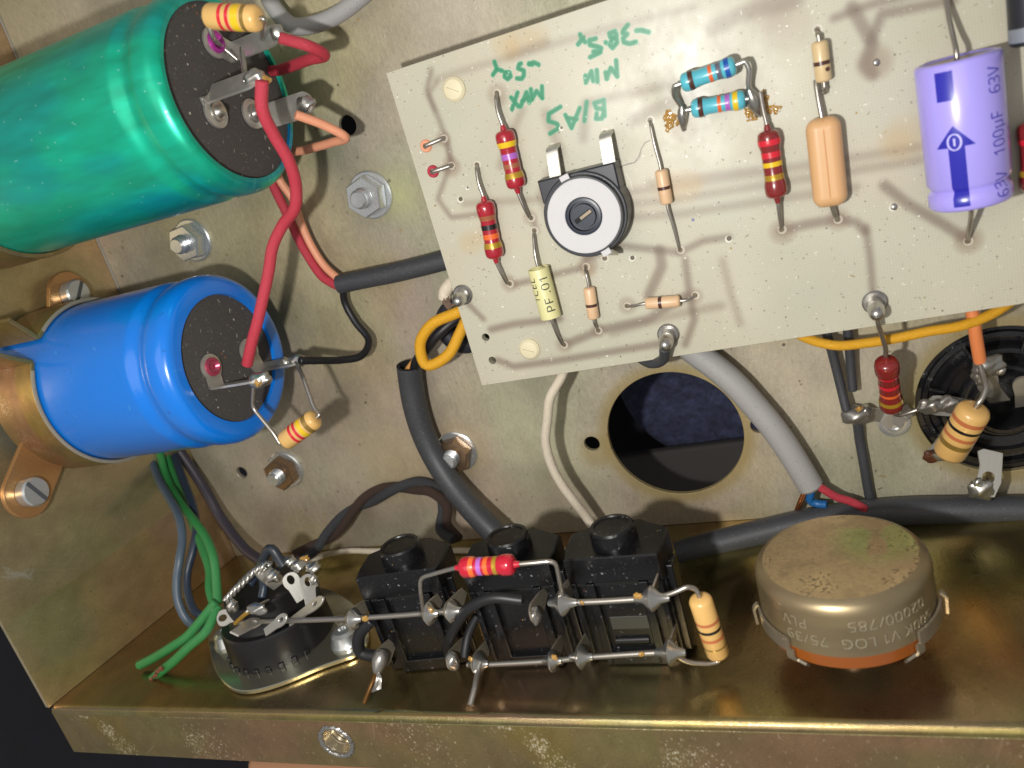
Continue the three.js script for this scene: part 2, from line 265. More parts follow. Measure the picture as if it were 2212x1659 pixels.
// ---------------------------------------------------------------- what lies under and around the chassis
{
  const tCloth = dataTex(512, 512, (u, v) => { const a = fbm(u * 10, v * 10, 5, 4, 10), k = 0.5 + 0.9 * a; return [0.06 * k, 0.066 * k, 0.11 * k]; });
  const g = new THREE.PlaneGeometry(1400, 1400).rotateX(-Math.PI / 2).translate(0, -70, 0);
  const m = obj('ground', g, phys(0xffffff, 0.95, 0, { map: tile(tCloth, 12, 12) }), (() => { const o = new THREE.Group(); baseOf.set(o, V(0, 0, 0)); return o; })());
  scene.add(m); m.userData.kind = 'structure';
}
{                                                    // rough woven cushion seen through the large hole
  const o = thing('cushion', 'rough navy fabric seen out of focus through the large round hole', 'cushion', V(5, -62, 8));
  const rr = new THREE.Shape(), X0 = -19, X1 = 62, Y0 = -26, Y1 = 40, R = 21; rr.moveTo(X0 + R, Y0); rr.lineTo(X1 - R, Y0); rr.absarc(X1 - R, Y0 + R, R, -Math.PI / 2, 0, false); rr.absarc(X1 - R, Y1 - R, R, 0, Math.PI / 2, false); rr.absarc(X0 + R, Y1 - R, R, Math.PI / 2, Math.PI, false); rr.absarc(X0 + R, Y0 + R, R, Math.PI, Math.PI * 1.5, false);
  const g = new THREE.ExtrudeGeometry(rr, { depth: 14, bevelEnabled: true, bevelSize: 4, bevelThickness: 4, bevelSegments: 5, curveSegments: 14 }).rotateX(-Math.PI / 2).translate(0, -61, 0);
  const tNub = dataTex(512, 512, (u, v) => { const a = 0.6 * fbm(u * 26, v * 40, 15, 3, 0) + 0.4 * fbm(u * 90, v * 90, 19, 2), k = 0.45 + 1.0 * a; return [0.20 * k, 0.215 * k, 0.31 * k]; });
  obj('cover', boxUV(g, 60), phys(0xffffff, 0.95, 0, { map: tNub, bumpMap: tNub, bumpScale: 0.0016, sheen: 0.6, sheenRoughness: 0.6, sheenColor: new THREE.Color(0x555a78) }), o);
  const tray = thing('tray', 'dark grey flat tray seen through the lower part of the large hole', 'tray', V(10, -52, 70));
  obj('panel', rbox(8, -37.5, 50.5, 170, 3, 60, 1, new THREE.Matrix4().makeRotationY(0.02)), phys(0x35312f, 0.8), tray);
}
{
  const o = thing('table_edge', 'tan brown table edge showing below the chassis flange', 'table', V(10, 0, 60));
  const a = H(515, 1640, 20), g = rbox(a.x + 60, 14, a.z + 22, 120, 12, 40, 3);
  obj('top', boxUV(g, 60), phys(0xb98866, 0.7), o);
}
// ---------------------------------------------------------------- chassis
const H_WALL = 58, Z_WALL = 21.5, X_SIDE = -127;
const SOCKET = V(60.2, 0, 0.8);
const chassis = thing('amplifier_chassis', 'open yellow passivated steel amplifier chassis that holds all the parts', 'chassis', V(0, -1.2, 0));
chassis.userData.kind = 'structure';
{
  const s = shapeOf([[X_SIDE, -Z_WALL], [190, -Z_WALL], [190, 240], [X_SIDE, 240]]);
  const holes = [[0, 0, 14.1], [SOCKET.x, SOCKET.z, 14.4]];
  for (const [x, y, r] of [[1278.5, 959, 1.72], [1640, 919, 1.72], [750, 271, 2.0], [522, 1021, 1.6]]) { const p = H(x, y, 0); holes.push([p.x, p.z, r]); }
  for (const [x, z, r] of holes) s.holes.push(holeAt(x, -z, r));
  const g = extrude(s, 1.2, 0.12, 64).rotateX(-Math.PI / 2).translate(0, -1.2, 0);
  const p = g.attributes.position, uv = g.attributes.uv;
  for (let i = 0; i < p.count; i++) uv.setXY(i, (p.getX(i) - FX0) / (FX1 - FX0), 1 - (p.getZ(i) - FZ0) / (FZ1 - FZ0));
  obj('floor_panel', toCreasedNormals(g, 0.4), S.floor, chassis);
  // front wall with its bend, then the flange
  const prof = (inner) => { const o = inner ? 0 : 1.2, r = 1.6, q = []; q.push([Z_WALL + o, -1.2]); for (let k = 0; k <= 8; k++) { const a = Math.PI - k * Math.PI / 16, R = inner ? r : Math.max(0.4, r - 1.2); q.push([Z_WALL + r + R * Math.cos(a), H_WALL - r + R * Math.sin(a)]); } return q; };
  const outline = [...prof(true), ...prof(false).reverse()];
  const wg = extrude(shapeOf(outline), 320).applyMatrix4(new THREE.Matrix4().makeBasis(V(0, 0, 1), V(0, 1, 0), V(-1, 0, 0))).translate(185, 0, 0);
  obj('front_panel', boxUV(toCreasedNormals(wg, 0.5), 110), S.wall, chassis);
  const e0 = H(158, 1625, H_WALL), e1 = H(805, 1660, H_WALL), eZ = (x) => -(e0.z + (e1.z - e0.z) * (x - e0.x) / (e1.x - e0.x));
  const ls = shapeOf([[-135, -(Z_WALL + 1.6)], [-135, eZ(-135)], [185, eZ(185)], [185, -(Z_WALL + 1.6)]]);
  const nutP = H(727, 1601, H_WALL);
  ls.holes.push(holeAt(nutP.x, -nutP.z, 2.9));
  const lg = extrude(ls, 1.2, 0.15, 40).rotateX(-Math.PI / 2).translate(0, H_WALL - 1.2, 0);
  obj('front_flange', boxUV(toCreasedNormals(lg, 0.4), 100), S.lip, chassis);
  // side wall, leaning outwards a little
  const n = V(58, 8, 0).normalize(), sg = new THREE.BoxGeometry(1.2, 60, 262, 1, 1, 1);
  sg.applyMatrix4(new THREE.Matrix4().makeBasis(n, V(-n.y, n.x, 0), V(0, 0, 1))).translate(X_SIDE - 4.0 - 0.6, 29 - 0.9, -109.6);
  obj('side_panel', boxUV(sg, 120), S.side, chassis);
  obj('corner_seam', cyl(V(X_SIDE, 0.1, -230), V(X_SIDE, 0.1, -28), 0.3), phys(0x9a948a, 0.6, 0.3), chassis);
  // threaded insert pressed into the flange
  const ring = [];
  const knurl = new THREE.TorusGeometry(3.35, 0.45, 10, 72); { const p = knurl.attributes.position; for (let i = 0; i < p.count; i++) { const a = Math.atan2(p.getY(i), p.getX(i)), k = 1 + 0.03 * Math.sign(Math.sin(a * 36)); p.setXYZ(i, p.getX(i) * k, p.getY(i) * k, p.getZ(i)); } knurl.computeVertexNormals(); }
  ring.push(knurl.rotateX(Math.PI / 2).translate(nutP.x, H_WALL + 0.1, nutP.z));
  const ins = obj('threaded_insert', ring, S.solderDull, chassis);
  const tp = [[0.1, 3.0], [-1.6, 2.35]]; for (let k = 0; k < 14; k++) { const y = -1.7 - k * 0.45; tp.push([y, 2.05 + 0.28 * (k % 2)]); } tp.push([-8, 2]); tp.push([-8.01, 0]);
  obj('thread', lathe(V(nutP.x, H_WALL, nutP.z), UP, V(0, 0, 1), tp, 40, 0.3), phys(0xc9bca2, 0.22, 0.9), ins);
}
// ---------------------------------------------------------------- transformer bolts
function bolt(p, kind, label, turn) {
  const o = thing('bolt', label, 'bolt', p), nm = kind === 'zinc' ? S.zincNut : S.brassNut;
  obj('washer', lathe(p, UP, V(0, 0, 1), [[0, 2.2], [0.9, 2.2], [1.0, 2.5], [1.0, 4.7], [0.85, 4.95], [0, 4.95]], 44), S.zincNut, o);
  const hx = new THREE.Shape(); for (let k = 0; k < 6; k++) { const a = k * Math.PI / 3, r = 4.3; k ? hx.lineTo(r * Math.cos(a), r * Math.sin(a)) : hx.moveTo(r, 0); } hx.closePath();
  hx.holes.push(holeAt(0, 0, 1.9));
  const ng = extrude(hx, 3.1, 0.28, 24).rotateX(-Math.PI / 2).rotateY(turn).translate(p.x, p.y + 1.0, p.z);
  obj('nut', toCreasedNormals(ng, 0.3), nm, o);
  const th = [[0.5, 2.0]]; for (let y = 1; y < 6.0; y += 0.42) { th.push([y, 2.02]); th.push([y + 0.21, 1.72]); } th.push([6.2, 1.8], [6.5, 1.5], [6.5, 0]);
  obj('stud', lathe(p, UP, V(0, 0, 1), th, 32, 0.3), S.zincNut, o);
}
bolt(V(-50.8, 0, -62.8), 'zinc', 'bright zinc bolt with hex nut and washer left of the circuit board edge', 0.3);
bolt(V(-99.2, 0, -63.2), 'zinc', 'zinc bolt with hex nut between the green and the blue capacitor', 0.1);
bolt(V(-99.0, 0, -3.0), 'brass', 'brass coloured nut on a bolt below the blue capacitor, next to a small hole', 0.5);
bolt(V(-50.2, 0, -2.4), 'brass', 'brass coloured nut half hidden behind the long black sleeve', 0.15);

// ---------------------------------------------------------------- the two can capacitors
const tilt = 1.5 * Math.PI / 180, CA = V(Math.cos(tilt), Math.sin(tilt), 0), CB = V(-Math.sin(tilt), Math.cos(tilt), 0);
const BLUE = V(-79.3, 25.5, -40.3), GREEN = V(-56.5, 25.6, -87.4), RC = 17.5;
const onEnd = (E, px, py, out = 0) => {             // point on the plane of a can's end
  const q = V((px - CAM.cx) / CAM.f, (py - CAM.cy) / CAM.f, 1), d = V(...[0, 1, 2].map((k) => CAM.R[0][k] * q.x + CAM.R[1][k] * q.y + CAM.R[2][k])), c = V(...CAM.C), P = E.clone().addScaledVector(CA, out);
  return c.addScaledVector(d, P.sub(c).dot(CA) / d.dot(CA));
};
const tBlue = canvasTex(1024, 512, (g, w, h) => {
  g.fillStyle = '#0877dd'; g.fillRect(0, 0, w, h); dust(g, w, h, 260, ['#9fc0e4', '#0a4a92', '#d8e0e8', '#0a3f80'], 1.0, 4, 0.15, 0.6); dust(g, w, h, 900, ['#4f97e0', '#0a60ba'], 0.8, 2.2, 0.15, 0.5);
  g.globalAlpha = 0.8; g.fillStyle = '#a3988a'; g.save(); g.translate(-66, 30); g.beginPath(); g.moveTo(735, 80); g.lineTo(790, 78); g.lineTo(782, 112); g.lineTo(790, 160); g.lineTo(768, 190); g.lineTo(764, 160); g.lineTo(738, 150); g.fill(); g.restore();
  g.globalAlpha = 0.5; g.save(); g.translate(700, 262); g.rotate(Math.PI / 2 + Math.PI); g.font = 'bold 22px sans-serif'; g.fillText('IE', -12, 0); g.restore(); g.globalAlpha = 1;
}, true, THREE.RepeatWrapping);
const tGreen = dataTex(1024, 512, (u, v, i, j) => {
  const a = fbm(u * 9, v * 3.2, 44, 4, 0), b = fbm(u * 60, v * 9, 47, 3), c = hash(i, j, 3);
  const t = sstep(0.44, 0.66, a) * 0.75 + 0.25 * b; let r = lerp(0.05, 0.02, t), g = lerp(0.76, 0.66, t), bl = lerp(0.59, 0.62, t);
  const bz = sstep(0.66, 0.80, u) * sstep(0.35, 0.6, a); g = lerp(g, 0.47, bz); bl = lerp(bl, 0.72, bz);
  const k = 0.84 + 0.26 * b; r *= k; g *= k; bl *= k;
  if (hash(Math.floor(i / 3), Math.floor(j / 3), 12) > 0.994 || fbm(u * 150, v * 60, 93, 2) * (0.8 + 0.25 * sstep(0.6, 0.8, u)) > 0.80) { r = lerp(r, 0.75, 0.5); g = lerp(g, 0.85, 0.5); bl = lerp(bl, 0.8, 0.5); }
  return [r, g, bl];
});
const canProfile = (L) => [[-L, 0], [-L, RC], [-11.0, RC], ...Array.from({ length: 15 }, (_, k) => [-10.6 + k * 0.44, RC - 0.45 * (1 - Math.cos((k / 14) * 2 * Math.PI))]), [-3.6, RC + 0.02], [-2.4, RC], [-1.5, RC - 0.2], [-0.8, RC - 0.6], [-0.3, RC - 1.1], [-0.05, RC - 1.7], [0, RC - 2.3]];
function canCap(name, label, E, L, cm, rimTo, discR) {
  const o = thing(name, label, 'capacitor', E.clone().addScaledVector(CA, -L));
  obj('can', lathe(E, CA, UP, [...canProfile(L), ...rimTo], 96, 0.55), cm, o);
  const dg = lathe(E.clone().addScaledVector(CA, -0.9), CA, UP, [[-0.6, discR + 0.4], [0, discR + 0.4], [0.01, 0]], 72); boxUV(dg, 30);
  obj('end_disc', boxUV(dg, 30), S.disc, o);
  return o;
}
const blueCap = canCap('blue_capacitor', 'blue can capacitor lying in a steel clamp, below the green one', BLUE, 49, phys(0xffffff, 0.28, 0, { map: tBlue, clearcoat: 0.6, clearcoatRoughness: 0.15 }), [[0.02, 15.0], [-0.1, 13.2], [-1.4, 13.05]], 13.1);
const greenCap = canCap('green_capacitor', 'large green can capacitor with black end and solder tags at upper left', GREEN, 71, phys(0xffffff, 0.36, 0.5, { map: tGreen, clearcoat: 0.35, clearcoatRoughness: 0.3 }), [[0.02, 16.0], [-0.3, 15.6], [-1.4, 15.5]], 15.6);
// a tag: rivet and foot on the end disc, then a strip bent outwards along the can's axis
function canTag(o, E, foot, bend, len, wid, col, hollow, sag = 0, wt = 0) {
  const f = onEnd(E, foot[0], foot[1], -0.5), b = onEnd(E, bend[0], bend[1], -0.5), dir = b.clone().sub(f).normalize(), side = dir.clone().cross(CA);
  const tip = b.clone().addScaledVector(CA, len).addScaledVector(CB, sag);
  const t = obj('solder_tag', [ribbon([b.clone().addScaledVector(dir, -0.6), b, tip], side.clone().addScaledVector(dir, wt), wid, 0.45, true), ribbon([f, b], side, wid, 0.45), lathe(f, CA, UP, [[-0.2, 2.7], [0.22, 2.7], [0.3, 2.55], [0.31, 0]], 28)], S.tag, o);
  obj('rivet', lathe(f, CA, UP, hollow ? [[0.2, 1.95], [0.8, 1.8], [0.9, 1.4], [0.3, 0.9], [0.35, 0.5], [0.6, 0]] : [[0.2, 1.7], [0.7, 1.6], [0.8, 1.15], [1.1, 1.0], [1.5, 0.6], [1.6, 0]], 28), col, t);
  return { tip, b, side, dir };
}
const pink = phys(0xc0506a, 0.28, 0.6), magenta = phys(0xb03a9a, 0.3, 0.5);
const gT1 = canTag(greenCap, GREEN, [463, 92], [500, 114], 12.5, 3.8, magenta, true, 1.4);
const gT2 = canTag(greenCap, GREEN, [466, 243], [449, 205], 11.5, 4.2, S.solder, false, 0, 0.7);
const gT3 = canTag(greenCap, GREEN, [546, 246], [578, 252], 10.5, 4.6, S.solderDull, false);
const bT1 = canTag(blueCap, BLUE, [456, 793], [468, 836], 12.5, 3.8, pink, true);
const bT2 = canTag(blueCap, BLUE, [538, 758], [558, 794], 11.5, 3.6, S.solderDull, false);
{
  const g1 = [blob(gT2.tip.clone().addScaledVector(CA, -1.2), 2.0, 1.5, 1.3, 0.15, 3, 1)], g2 = [blob(gT1.tip.clone().addScaledVector(CA, -1.0), 1.2, 1.2, 1.6, 0.15, 3, 2)];
  obj('solder', lead([gT1.b.clone().addScaledVector(CA, 2.5), onEnd(GREEN, 528, 160, 4), gT2.tip.clone().addScaledVector(CA, -3)], 0.55, 2), S.solder, greenCap);
  const sm = obj('solder', [...g1, ...g2, blob(gT3.tip.clone().addScaledVector(CA, -1.6), 1.8, 1.2, 1.6, 0.18, 3, 4)], S.solder, greenCap);
  obj('flux', blob(gT2.tip.clone().addScaledVector(CA, 0.4).add(V(0, -0.3, 0.9)), 0.9, 0.8, 0.8, 0.3, 2, 5), S.flux, greenCap);
  obj('solder', [blob(bT1.tip.clone().addScaledVector(CA, -1.5), 2.3, 1.5, 1.5, 0.2, 3, 3), blob(bT2.tip.clone().addScaledVector(CA, -1.0), 2.4, 1.1, 1.2, 0.12, 3, 7), blob(bT2.tip.clone().addScaledVector(CA, -4.2), 1.2, 1.0, 1.3, 0.1, 3, 6)], S.solder, blueCap);
  obj('flux', blob(bT1.tip.clone().addScaledVector(CA, -1.2).add(V(0, 1.2, 0.2)), 0.8, 0.5, 0.7, 0.3, 2, 5), S.flux, blueCap);
}
// ---------------------------------------------------------------- clamps
const tClamp = zinc(210, 0.62, 0.52, 0.35, 1.2);
const clampM = phys(0xffffff, 0.6, 0.6, { map: tClamp, roughnessMap: tRough });
const clampTab = phys(0xb98c5c, 0.42, 0.6, { roughnessMap: tRough });
function arcStrip(E, s0, s1, r, th, a0, a1, tail) {       // part of a band round a can; angle 0 = up, towards +z positive
  const prof = [], n = 60, ring = (rad, k) => { const a = lerp(a0, a1, k / n); return [rad * Math.sin(a), rad * Math.cos(a)]; };
  const inner = [], outer = [];
  for (let k = 0; k <= n; k++) { inner.push(ring(r, k)); outer.push(ring(r + th, k)); }
  if (tail) for (const [end, a, sgn] of [['lo', a0, -1], ['hi', a1, 1]]) {
    const d = [Math.sin(a), Math.cos(a)], t = [sgn * Math.cos(a), -sgn * Math.sin(a)];
    const go = (rr, k) => [d[0] * rr + t[0] * k, d[1] * rr + t[1] * k];
    const I = [go(r + 0.6, 0.8), go(r + tail, 0.9)], O = [go(r + th + 1.0, 0.8 - th), go(r + tail, 0.9 - th)];
    if (end === 'lo') { inner.unshift(I[1], I[0]); outer.unshift(O[1], O[0]); } else { inner.push(I[0], I[1]); outer.push(O[0], O[1]); }
  }
  const g = extrude(shapeOf([...inner, ...outer.reverse()]), s1 - s0, 0.12, 2);
  const m = new THREE.Matrix4().makeBasis(V(0, 0, 1), CB, CA.clone().negate());
  return boxUV(toCreasedNormals(g.applyMatrix4(m).translate(E.x + CA.x * s1, E.y + CA.y * s1, E.z), 0.4), 60);
}
function cheeseScrew(o, p, slot) {
  const s = obj('screw', lathe(p, CA, UP, [[-4, 1.9], [0, 1.9], [0, 3.1], [2.2, 3.1], [2.6, 2.75], [2.6, 0]], 40), S.zincNut, o);
  const bar = new THREE.BoxGeometry(0.7, 5.6, 0.85).rotateX(slot).translate(p.x + 2.35, p.y + 0.05, p.z);
  obj('slot', bar, mat(0x5b5d5f, 0.6, 0.4), s);
}
{
  const o = thing('capacitor_clamp', 'corroded steel clamp ring holding the blue capacitor by two screwed tabs', 'clamp', BLUE.clone().addScaledVector(CA, -48));
  obj('band', arcStrip(BLUE, -48.5, -35.5, RC + 0.1, 0.9, -0.62 + 0.04, 2 * Math.PI - 0.62 - 0.3, 7.5), clampM, o);
  const ed = []; for (let k = 0; k <= 70; k++) { const a = lerp(-0.5, 2 * Math.PI - 1.0, k / 70), R = RC + 0.6; ed.push(BLUE.clone().addScaledVector(CA, -35.45).addScaledVector(CB, R * Math.cos(a)).add(V(0, 0, R * Math.sin(a)))); }
  obj('cut_edge', wire(ed, 0.42, 8), phys(0xb9b0a0, 0.7, 0.3, { bumpMap: tGrain, bumpScale: 0.0002 }), o);
  for (const [px, py, slot, ang] of [[150, 637, 0.85, -0.6], [57, 1064, -1.15, 1.25]]) {
    const p = at(px, py, 0, -126.6), d = p.clone().sub(BLUE); d.x = 0; d.normalize();
    const w = V(0, -d.z, d.y), c = p, tab = new THREE.Shape(), R = 5.4;
    tab.moveTo(-10, -R); tab.lineTo(0, -R); tab.absarc(0, 0, R, -Math.PI / 2, Math.PI / 2, false); tab.lineTo(-10, R); tab.closePath();
    const g = extrude(tab, 1.1, 0.15, 20).applyMatrix4(new THREE.Matrix4().makeBasis(d, w, d.clone().cross(w))).translate(p.x - 0.6, p.y, p.z);
    obj('tab', g, clampTab, o);
    cheeseScrew(o, p.clone().add(V(0.7, 0, 0)), slot);
  }
  const o2 = thing('capacitor_clamp', 'rusty clamp ring edge round the green capacitor at the left border', 'clamp', GREEN.clone().addScaledVector(CA, -70));
  obj('band', arcStrip(GREEN, -70.5, -57.5, RC + 0.1, 0.9, 0.2, 2 * Math.PI - 0.9), clampM, o2);
}

// ---------------------------------------------------------------- circuit board
const HB = 13.5, BX0 = -32.75, BX1 = 72, BZ0 = -83.3, BZ1 = -21.9;
const tBoard = (() => {
  const k = 19.2, w = Math.round((BX1 - BX0) * k), h = Math.round((BZ1 - BZ0) * k);
  const b = (px, py) => { const p = H(px, py, HB); return [(p.x - BX0) * k, (p.z - BZ0) * k]; };
  return canvasTex(w, h, (g) => {
    g.fillStyle = '#b9b39f'; g.fillRect(0, 0, w, h);
    for (let i = 0; i < 240; i++) { const x = rnd() * w, y = rnd() * h, r = 60 + rnd() * 200, gr = g.createRadialGradient(x, y, 0, x, y, r), c = ['192,189,170', '180,183,166', '196,187,168', '172,174,158', '200,196,180'][i % 5]; gr.addColorStop(0, `rgba(${c},0.22)`); gr.addColorStop(1, `rgba(${c},0)`); g.fillStyle = gr; g.fillRect(x - r, y - r, 2 * r, 2 * r); }
    const stroke = (pts, lw, style, blur = 0, close = false) => { g.filter = blur ? `blur(${blur}px)` : 'none'; g.strokeStyle = style; g.lineWidth = lw; g.lineCap = g.lineJoin = 'round'; g.beginPath(); pts.forEach((p, i) => { const q = b(...p); i ? g.lineTo(...q) : g.moveTo(...q); }); if (close) g.closePath(); g.stroke(); g.filter = 'none'; };
    // copper tracks on the far side showing through the board
    const tr = 'rgba(92,74,62,0.48)', tf = 'rgba(96,80,68,0.33)';
    for (const [pts, lw] of [
      [[[932, 150], [922, 195], [950, 262], [968, 310], [975, 350], [958, 395], [946, 430], [975, 470], [1040, 462]], 16], [[[945, 175], [925, 205], [940, 240]], 10], [[[962, 300], [968, 330], [978, 360]], 14],
      [[[1840, 15], [1885, 95], [1868, 140], [1885, 160]], 34], [[[1800, 40], [1880, 10], [2000, -20]], 22], [[[1880, 90], [1905, 30], [2060, 0]], 26],
      [[[1910, 400], [1960, 440], [2030, 480], [2090, 518]], 30], [[[1870, 490], [1880, 560], [1886, 640]], 20], [[[1810, 475], [1850, 480], [1868, 500]], 26], [[[1688, 498], [1740, 485], [1812, 473]], 30],
      [[[1150, 470], [1160, 500]], 18], [[[1110, 615], [1170, 600], [1265, 576]], 22], [[[1265, 560], [1330, 530], [1468, 545]], 24], [[[1468, 545], [1520, 520], [1575, 512]], 22], [[[1400, 640], [1430, 575], [1425, 540]], 34], [[[1480, 560], [1490, 640], [1500, 690], [1480, 745]], 24],
      [[[1060, 712], [1110, 700], [1210, 688]], 26], [[[1220, 745], [1300, 712], [1400, 690], [1480, 640]], 30], [[[1075, 778], [1110, 792], [1200, 780], [1430, 742]], 26], [[[1045, 690], [1000, 645]], 20],
    ]) stroke(pts, lw, tr, 7);
    for (const [pts, lw] of [
      [[[1180, 245], [1210, 330], [1170, 420], [1190, 470]], 34], [[[1270, 222], [1370, 200], [1470, 180]], 26], [[[1370, 260], [1440, 225], [1520, 205]], 40], [[[1130, 235], [1100, 300], [1080, 360]], 22], [[[1000, 440], [1180, 430], [1350, 430]], 20],
      [[[1350, 415], [1440, 405], [1650, 372], [1985, 318]], 24], [[[1365, 440], [1450, 432], [1650, 400], [1990, 345]], 24], [[[1360, 470], [1470, 462], [1680, 430], [1850, 405]], 26], [[[1400, 395], [1560, 375], [1640, 365]], 18], [[[940, 172], [1010, 150], [1180, 100], [1320, 60], [1500, 15]], 16],
      [[[1720, 0], [1600, 30], [1540, 60]], 44], [[[1100, 120], [1180, 90]], 26], [[[1320, 720], [1460, 680], [1560, 660]], 26], [[[1560, 560], [1580, 640], [1600, 700]], 20], [[[1260, 300], [1265, 225]], 30],
    ]) stroke(pts, lw, tf, 9);
    // stains and scorch
    const spot = (px, py, r, c, a) => { const [x, y] = b(px, py), gr = g.createRadialGradient(x, y, 0, x, y, r); gr.addColorStop(0, `rgba(${c},${a})`); gr.addColorStop(0.6, `rgba(${c},${a * 0.6})`); gr.addColorStop(1, `rgba(${c},0)`); g.fillStyle = gr; g.fillRect(x - r, y - r, 2 * r, 2 * r); };
    for (const [x, y, r, a] of [[1090, 95, 60, 0.5], [1125, 85, 55, 0.45], [1160, 78, 50, 0.45], [1105, 108, 40, 0.4], [1015, 525, 55, 0.45], [1040, 512, 40, 0.35], [1440, 405, 60, 0.4], [1475, 402, 65, 0.5], [1500, 395, 45, 0.35], [1960, 300, 80, 0.4], [1930, 310, 60, 0.35], [1270, 585, 30, 0.4]]) spot(x, y, r, '186,150,96', a * 0.65);
    for (const [x, y, r, a] of [[1890, 135, 60, 0.4], [1075, 205, 46, 0.35], [1270, 575, 44, 0.45], [1355, 660, 40, 0.35], [1500, 640, 36, 0.35], [1100, 612, 40, 0.4], [1145, 470, 34, 0.3], [1218, 745, 40, 0.3], [1292, 714, 34, 0.35], [1690, 500, 50, 0.4], [1812, 475, 44, 0.35], [2092, 520, 50, 0.4], [975, 360, 44, 0.45], [958, 300, 34, 0.4], [1480, 280, 50, 0.3], [1600, 200, 60, 0.2], [1700, 60, 90, 0.18], [1660, 20, 80, 0.2]]) spot(x, y, r, '104,76,58', a);
    // green marker pen, written upside down
    const pen = (pts, o = [795.5, 0, 0.3472]) => { const q = pts.map(([x, y]) => [o[0] + x * o[2], o[1] + y * o[2]]); stroke(q, 15, 'rgba(16,138,92,0.75)', 1); stroke(q, 9, 'rgba(6,104,70,0.5)', 1); };
    const pen2 = (pts) => pen(pts, [737.33, 0, 1 / 3]);
    for (const p of [
      [[1668, 190], [1700, 188], [1745, 200]], [[1615, 155], [1588, 188], [1582, 205], [1612, 212], [1585, 238], [1590, 262], [1625, 272], [1665, 262]], [[1535, 195], [1500, 208], [1505, 230], [1545, 242], [1548, 265], [1520, 298], [1503, 280], [1515, 245], [1545, 222], [1535, 195]], [[1477, 264], [1479, 266]],
      [[1415, 240], [1375, 250], [1380, 280], [1425, 290], [1450, 300], [1440, 318], [1400, 322]], [[1380, 356], [1445, 325]], [[1318, 215], [1325, 235], [1350, 262]], [[1338, 235], [1305, 276]],
      [[1000, 395], [1020, 402]], [[1000, 400], [1030, 388], [1060, 402]], [[950, 395], [938, 402], [932, 425], [968, 440], [968, 470], [955, 490], [925, 488]], [[850, 450], [878, 450], [886, 475], [868, 492], [848, 478], [850, 450]], [[785, 385], [800, 430], [832, 440]], [[800, 430], [775, 466]],
    ]) pen(p);
    for (const p of [
      [[1780, 392], [1788, 495]], [[1788, 495], [1745, 440], [1720, 510]], [[1720, 510], [1712, 470]], [[1655, 455], [1660, 530]], [[1632, 525], [1620, 462], [1585, 535], [1582, 490]],
      [[1300, 560], [1302, 635]], [[1302, 635], [1265, 590], [1235, 645]], [[1235, 645], [1228, 578]], [[1218, 665], [1200, 598], [1162, 690]], [[1212, 630], [1172, 655]], [[1100, 632], [1148, 690]], [[1142, 600], [1106, 708]],
      [[1700, 648], [1706, 752]], [[1700, 650], [1640, 668], [1652, 702], [1690, 706], [1702, 722], [1688, 768], [1650, 770], [1655, 735]], [[1590, 660], [1575, 785]], [[1545, 700], [1492, 830], [1452, 745]], [[1465, 765], [1525, 772]], [[1420, 692], [1345, 738], [1342, 785], [1398, 802], [1410, 830], [1352, 866]],
    ]) pen2(p);
    stroke([[1385, 330], [1380, 345], [1362, 355], [1345, 358]], 1.2, 'rgba(60,55,50,0.6)');
    stroke([[1352, 375], [1362, 392], [1366, 410]], 2, 'rgba(225,225,215,0.7)');
    spot(1497, 475, 7, '60,70,140', 0.8);
    // dirt
    dust(g, w, h, 2600, ['#3a352e', '#4c443a', '#5e564a', '#6f665a'], 0.8, 3.3, 0.25, 0.75);
    dust(g, w, h, 1300, ['#f2efe6', '#faf8f0', '#e4e0d4'], 0.9, 3.6, 0.3, 0.85);
    g.globalAlpha = 0.05; g.strokeStyle = '#5a5244'; g.lineWidth = 2; for (let x = 0; x < w; x += 9) { g.beginPath(); g.moveTo(x, 0); g.lineTo(x, h); g.stroke(); } for (let y = 0; y < h; y += 9) { g.beginPath(); g.moveTo(0, y); g.lineTo(w, y); g.stroke(); } g.globalAlpha = 1;
    stroke([[1404, 303], [1394, 308], [1386, 320], [1380, 338], [1370, 352], [1358, 353], [1341, 360], [1338, 372]], 2.4, 'rgba(70,62,54,0.75)');
    dust(g, w, h, 40, ['#9a7636', '#7a5a2a'], 1.5, 4.5, 0.5, 0.9);
    // drilled holes that are filled or too fine to look through
    for (const [x, y, r] of [[995, 430, 0.42], [1575, 515, 0.45], [1930, 447, 0.42], [1366, 557, 0.4], [1213, 276, 0.25], [1010, 405, 0.2]]) { const q = b(x, y); g.fillStyle = '#d8d6c8'; g.beginPath(); g.arc(q[0] - 2, q[1] + 2, (r + 0.16) * k, 0, 7); g.fill(); g.fillStyle = '#5b5040'; g.beginPath(); g.arc(...q, r * k, 0, 7); g.fill(); }
    for (const [x, y] of [[1073, 201], [1147, 471], [1030, 356], [1101, 613], [1154, 498], [1218, 745], [1404, 260], [1469, 540], [1265, 576], [1292, 714], [1354, 661], [1501, 638], [1688, 496], [1809, 474], [1765, 64], [958, 299], [974, 358], [1193, 318], [1306, 287], [1306, 558], [2090, 521]]) { const q = b(x, y); g.fillStyle = 'rgba(214,208,194,0.6)'; g.beginPath(); g.arc(q[0] + 2, q[1] + 1, 0.72 * k, 0, 7); g.fill(); g.fillStyle = '#6a5d48'; g.beginPath(); g.arc(...q, 0.46 * k, 0, 7); g.fill(); }
  });
})();
const boardM = phys(0xffffff, 0.66, 0, { map: tBoard, roughnessMap: tile(tRough, 2, 1) });
const board = thing('circuit_board', 'pale translucent circuit board with green marker writing, standing above the chassis floor', 'circuit board', V(BX0, HB - 1.6, BZ1));
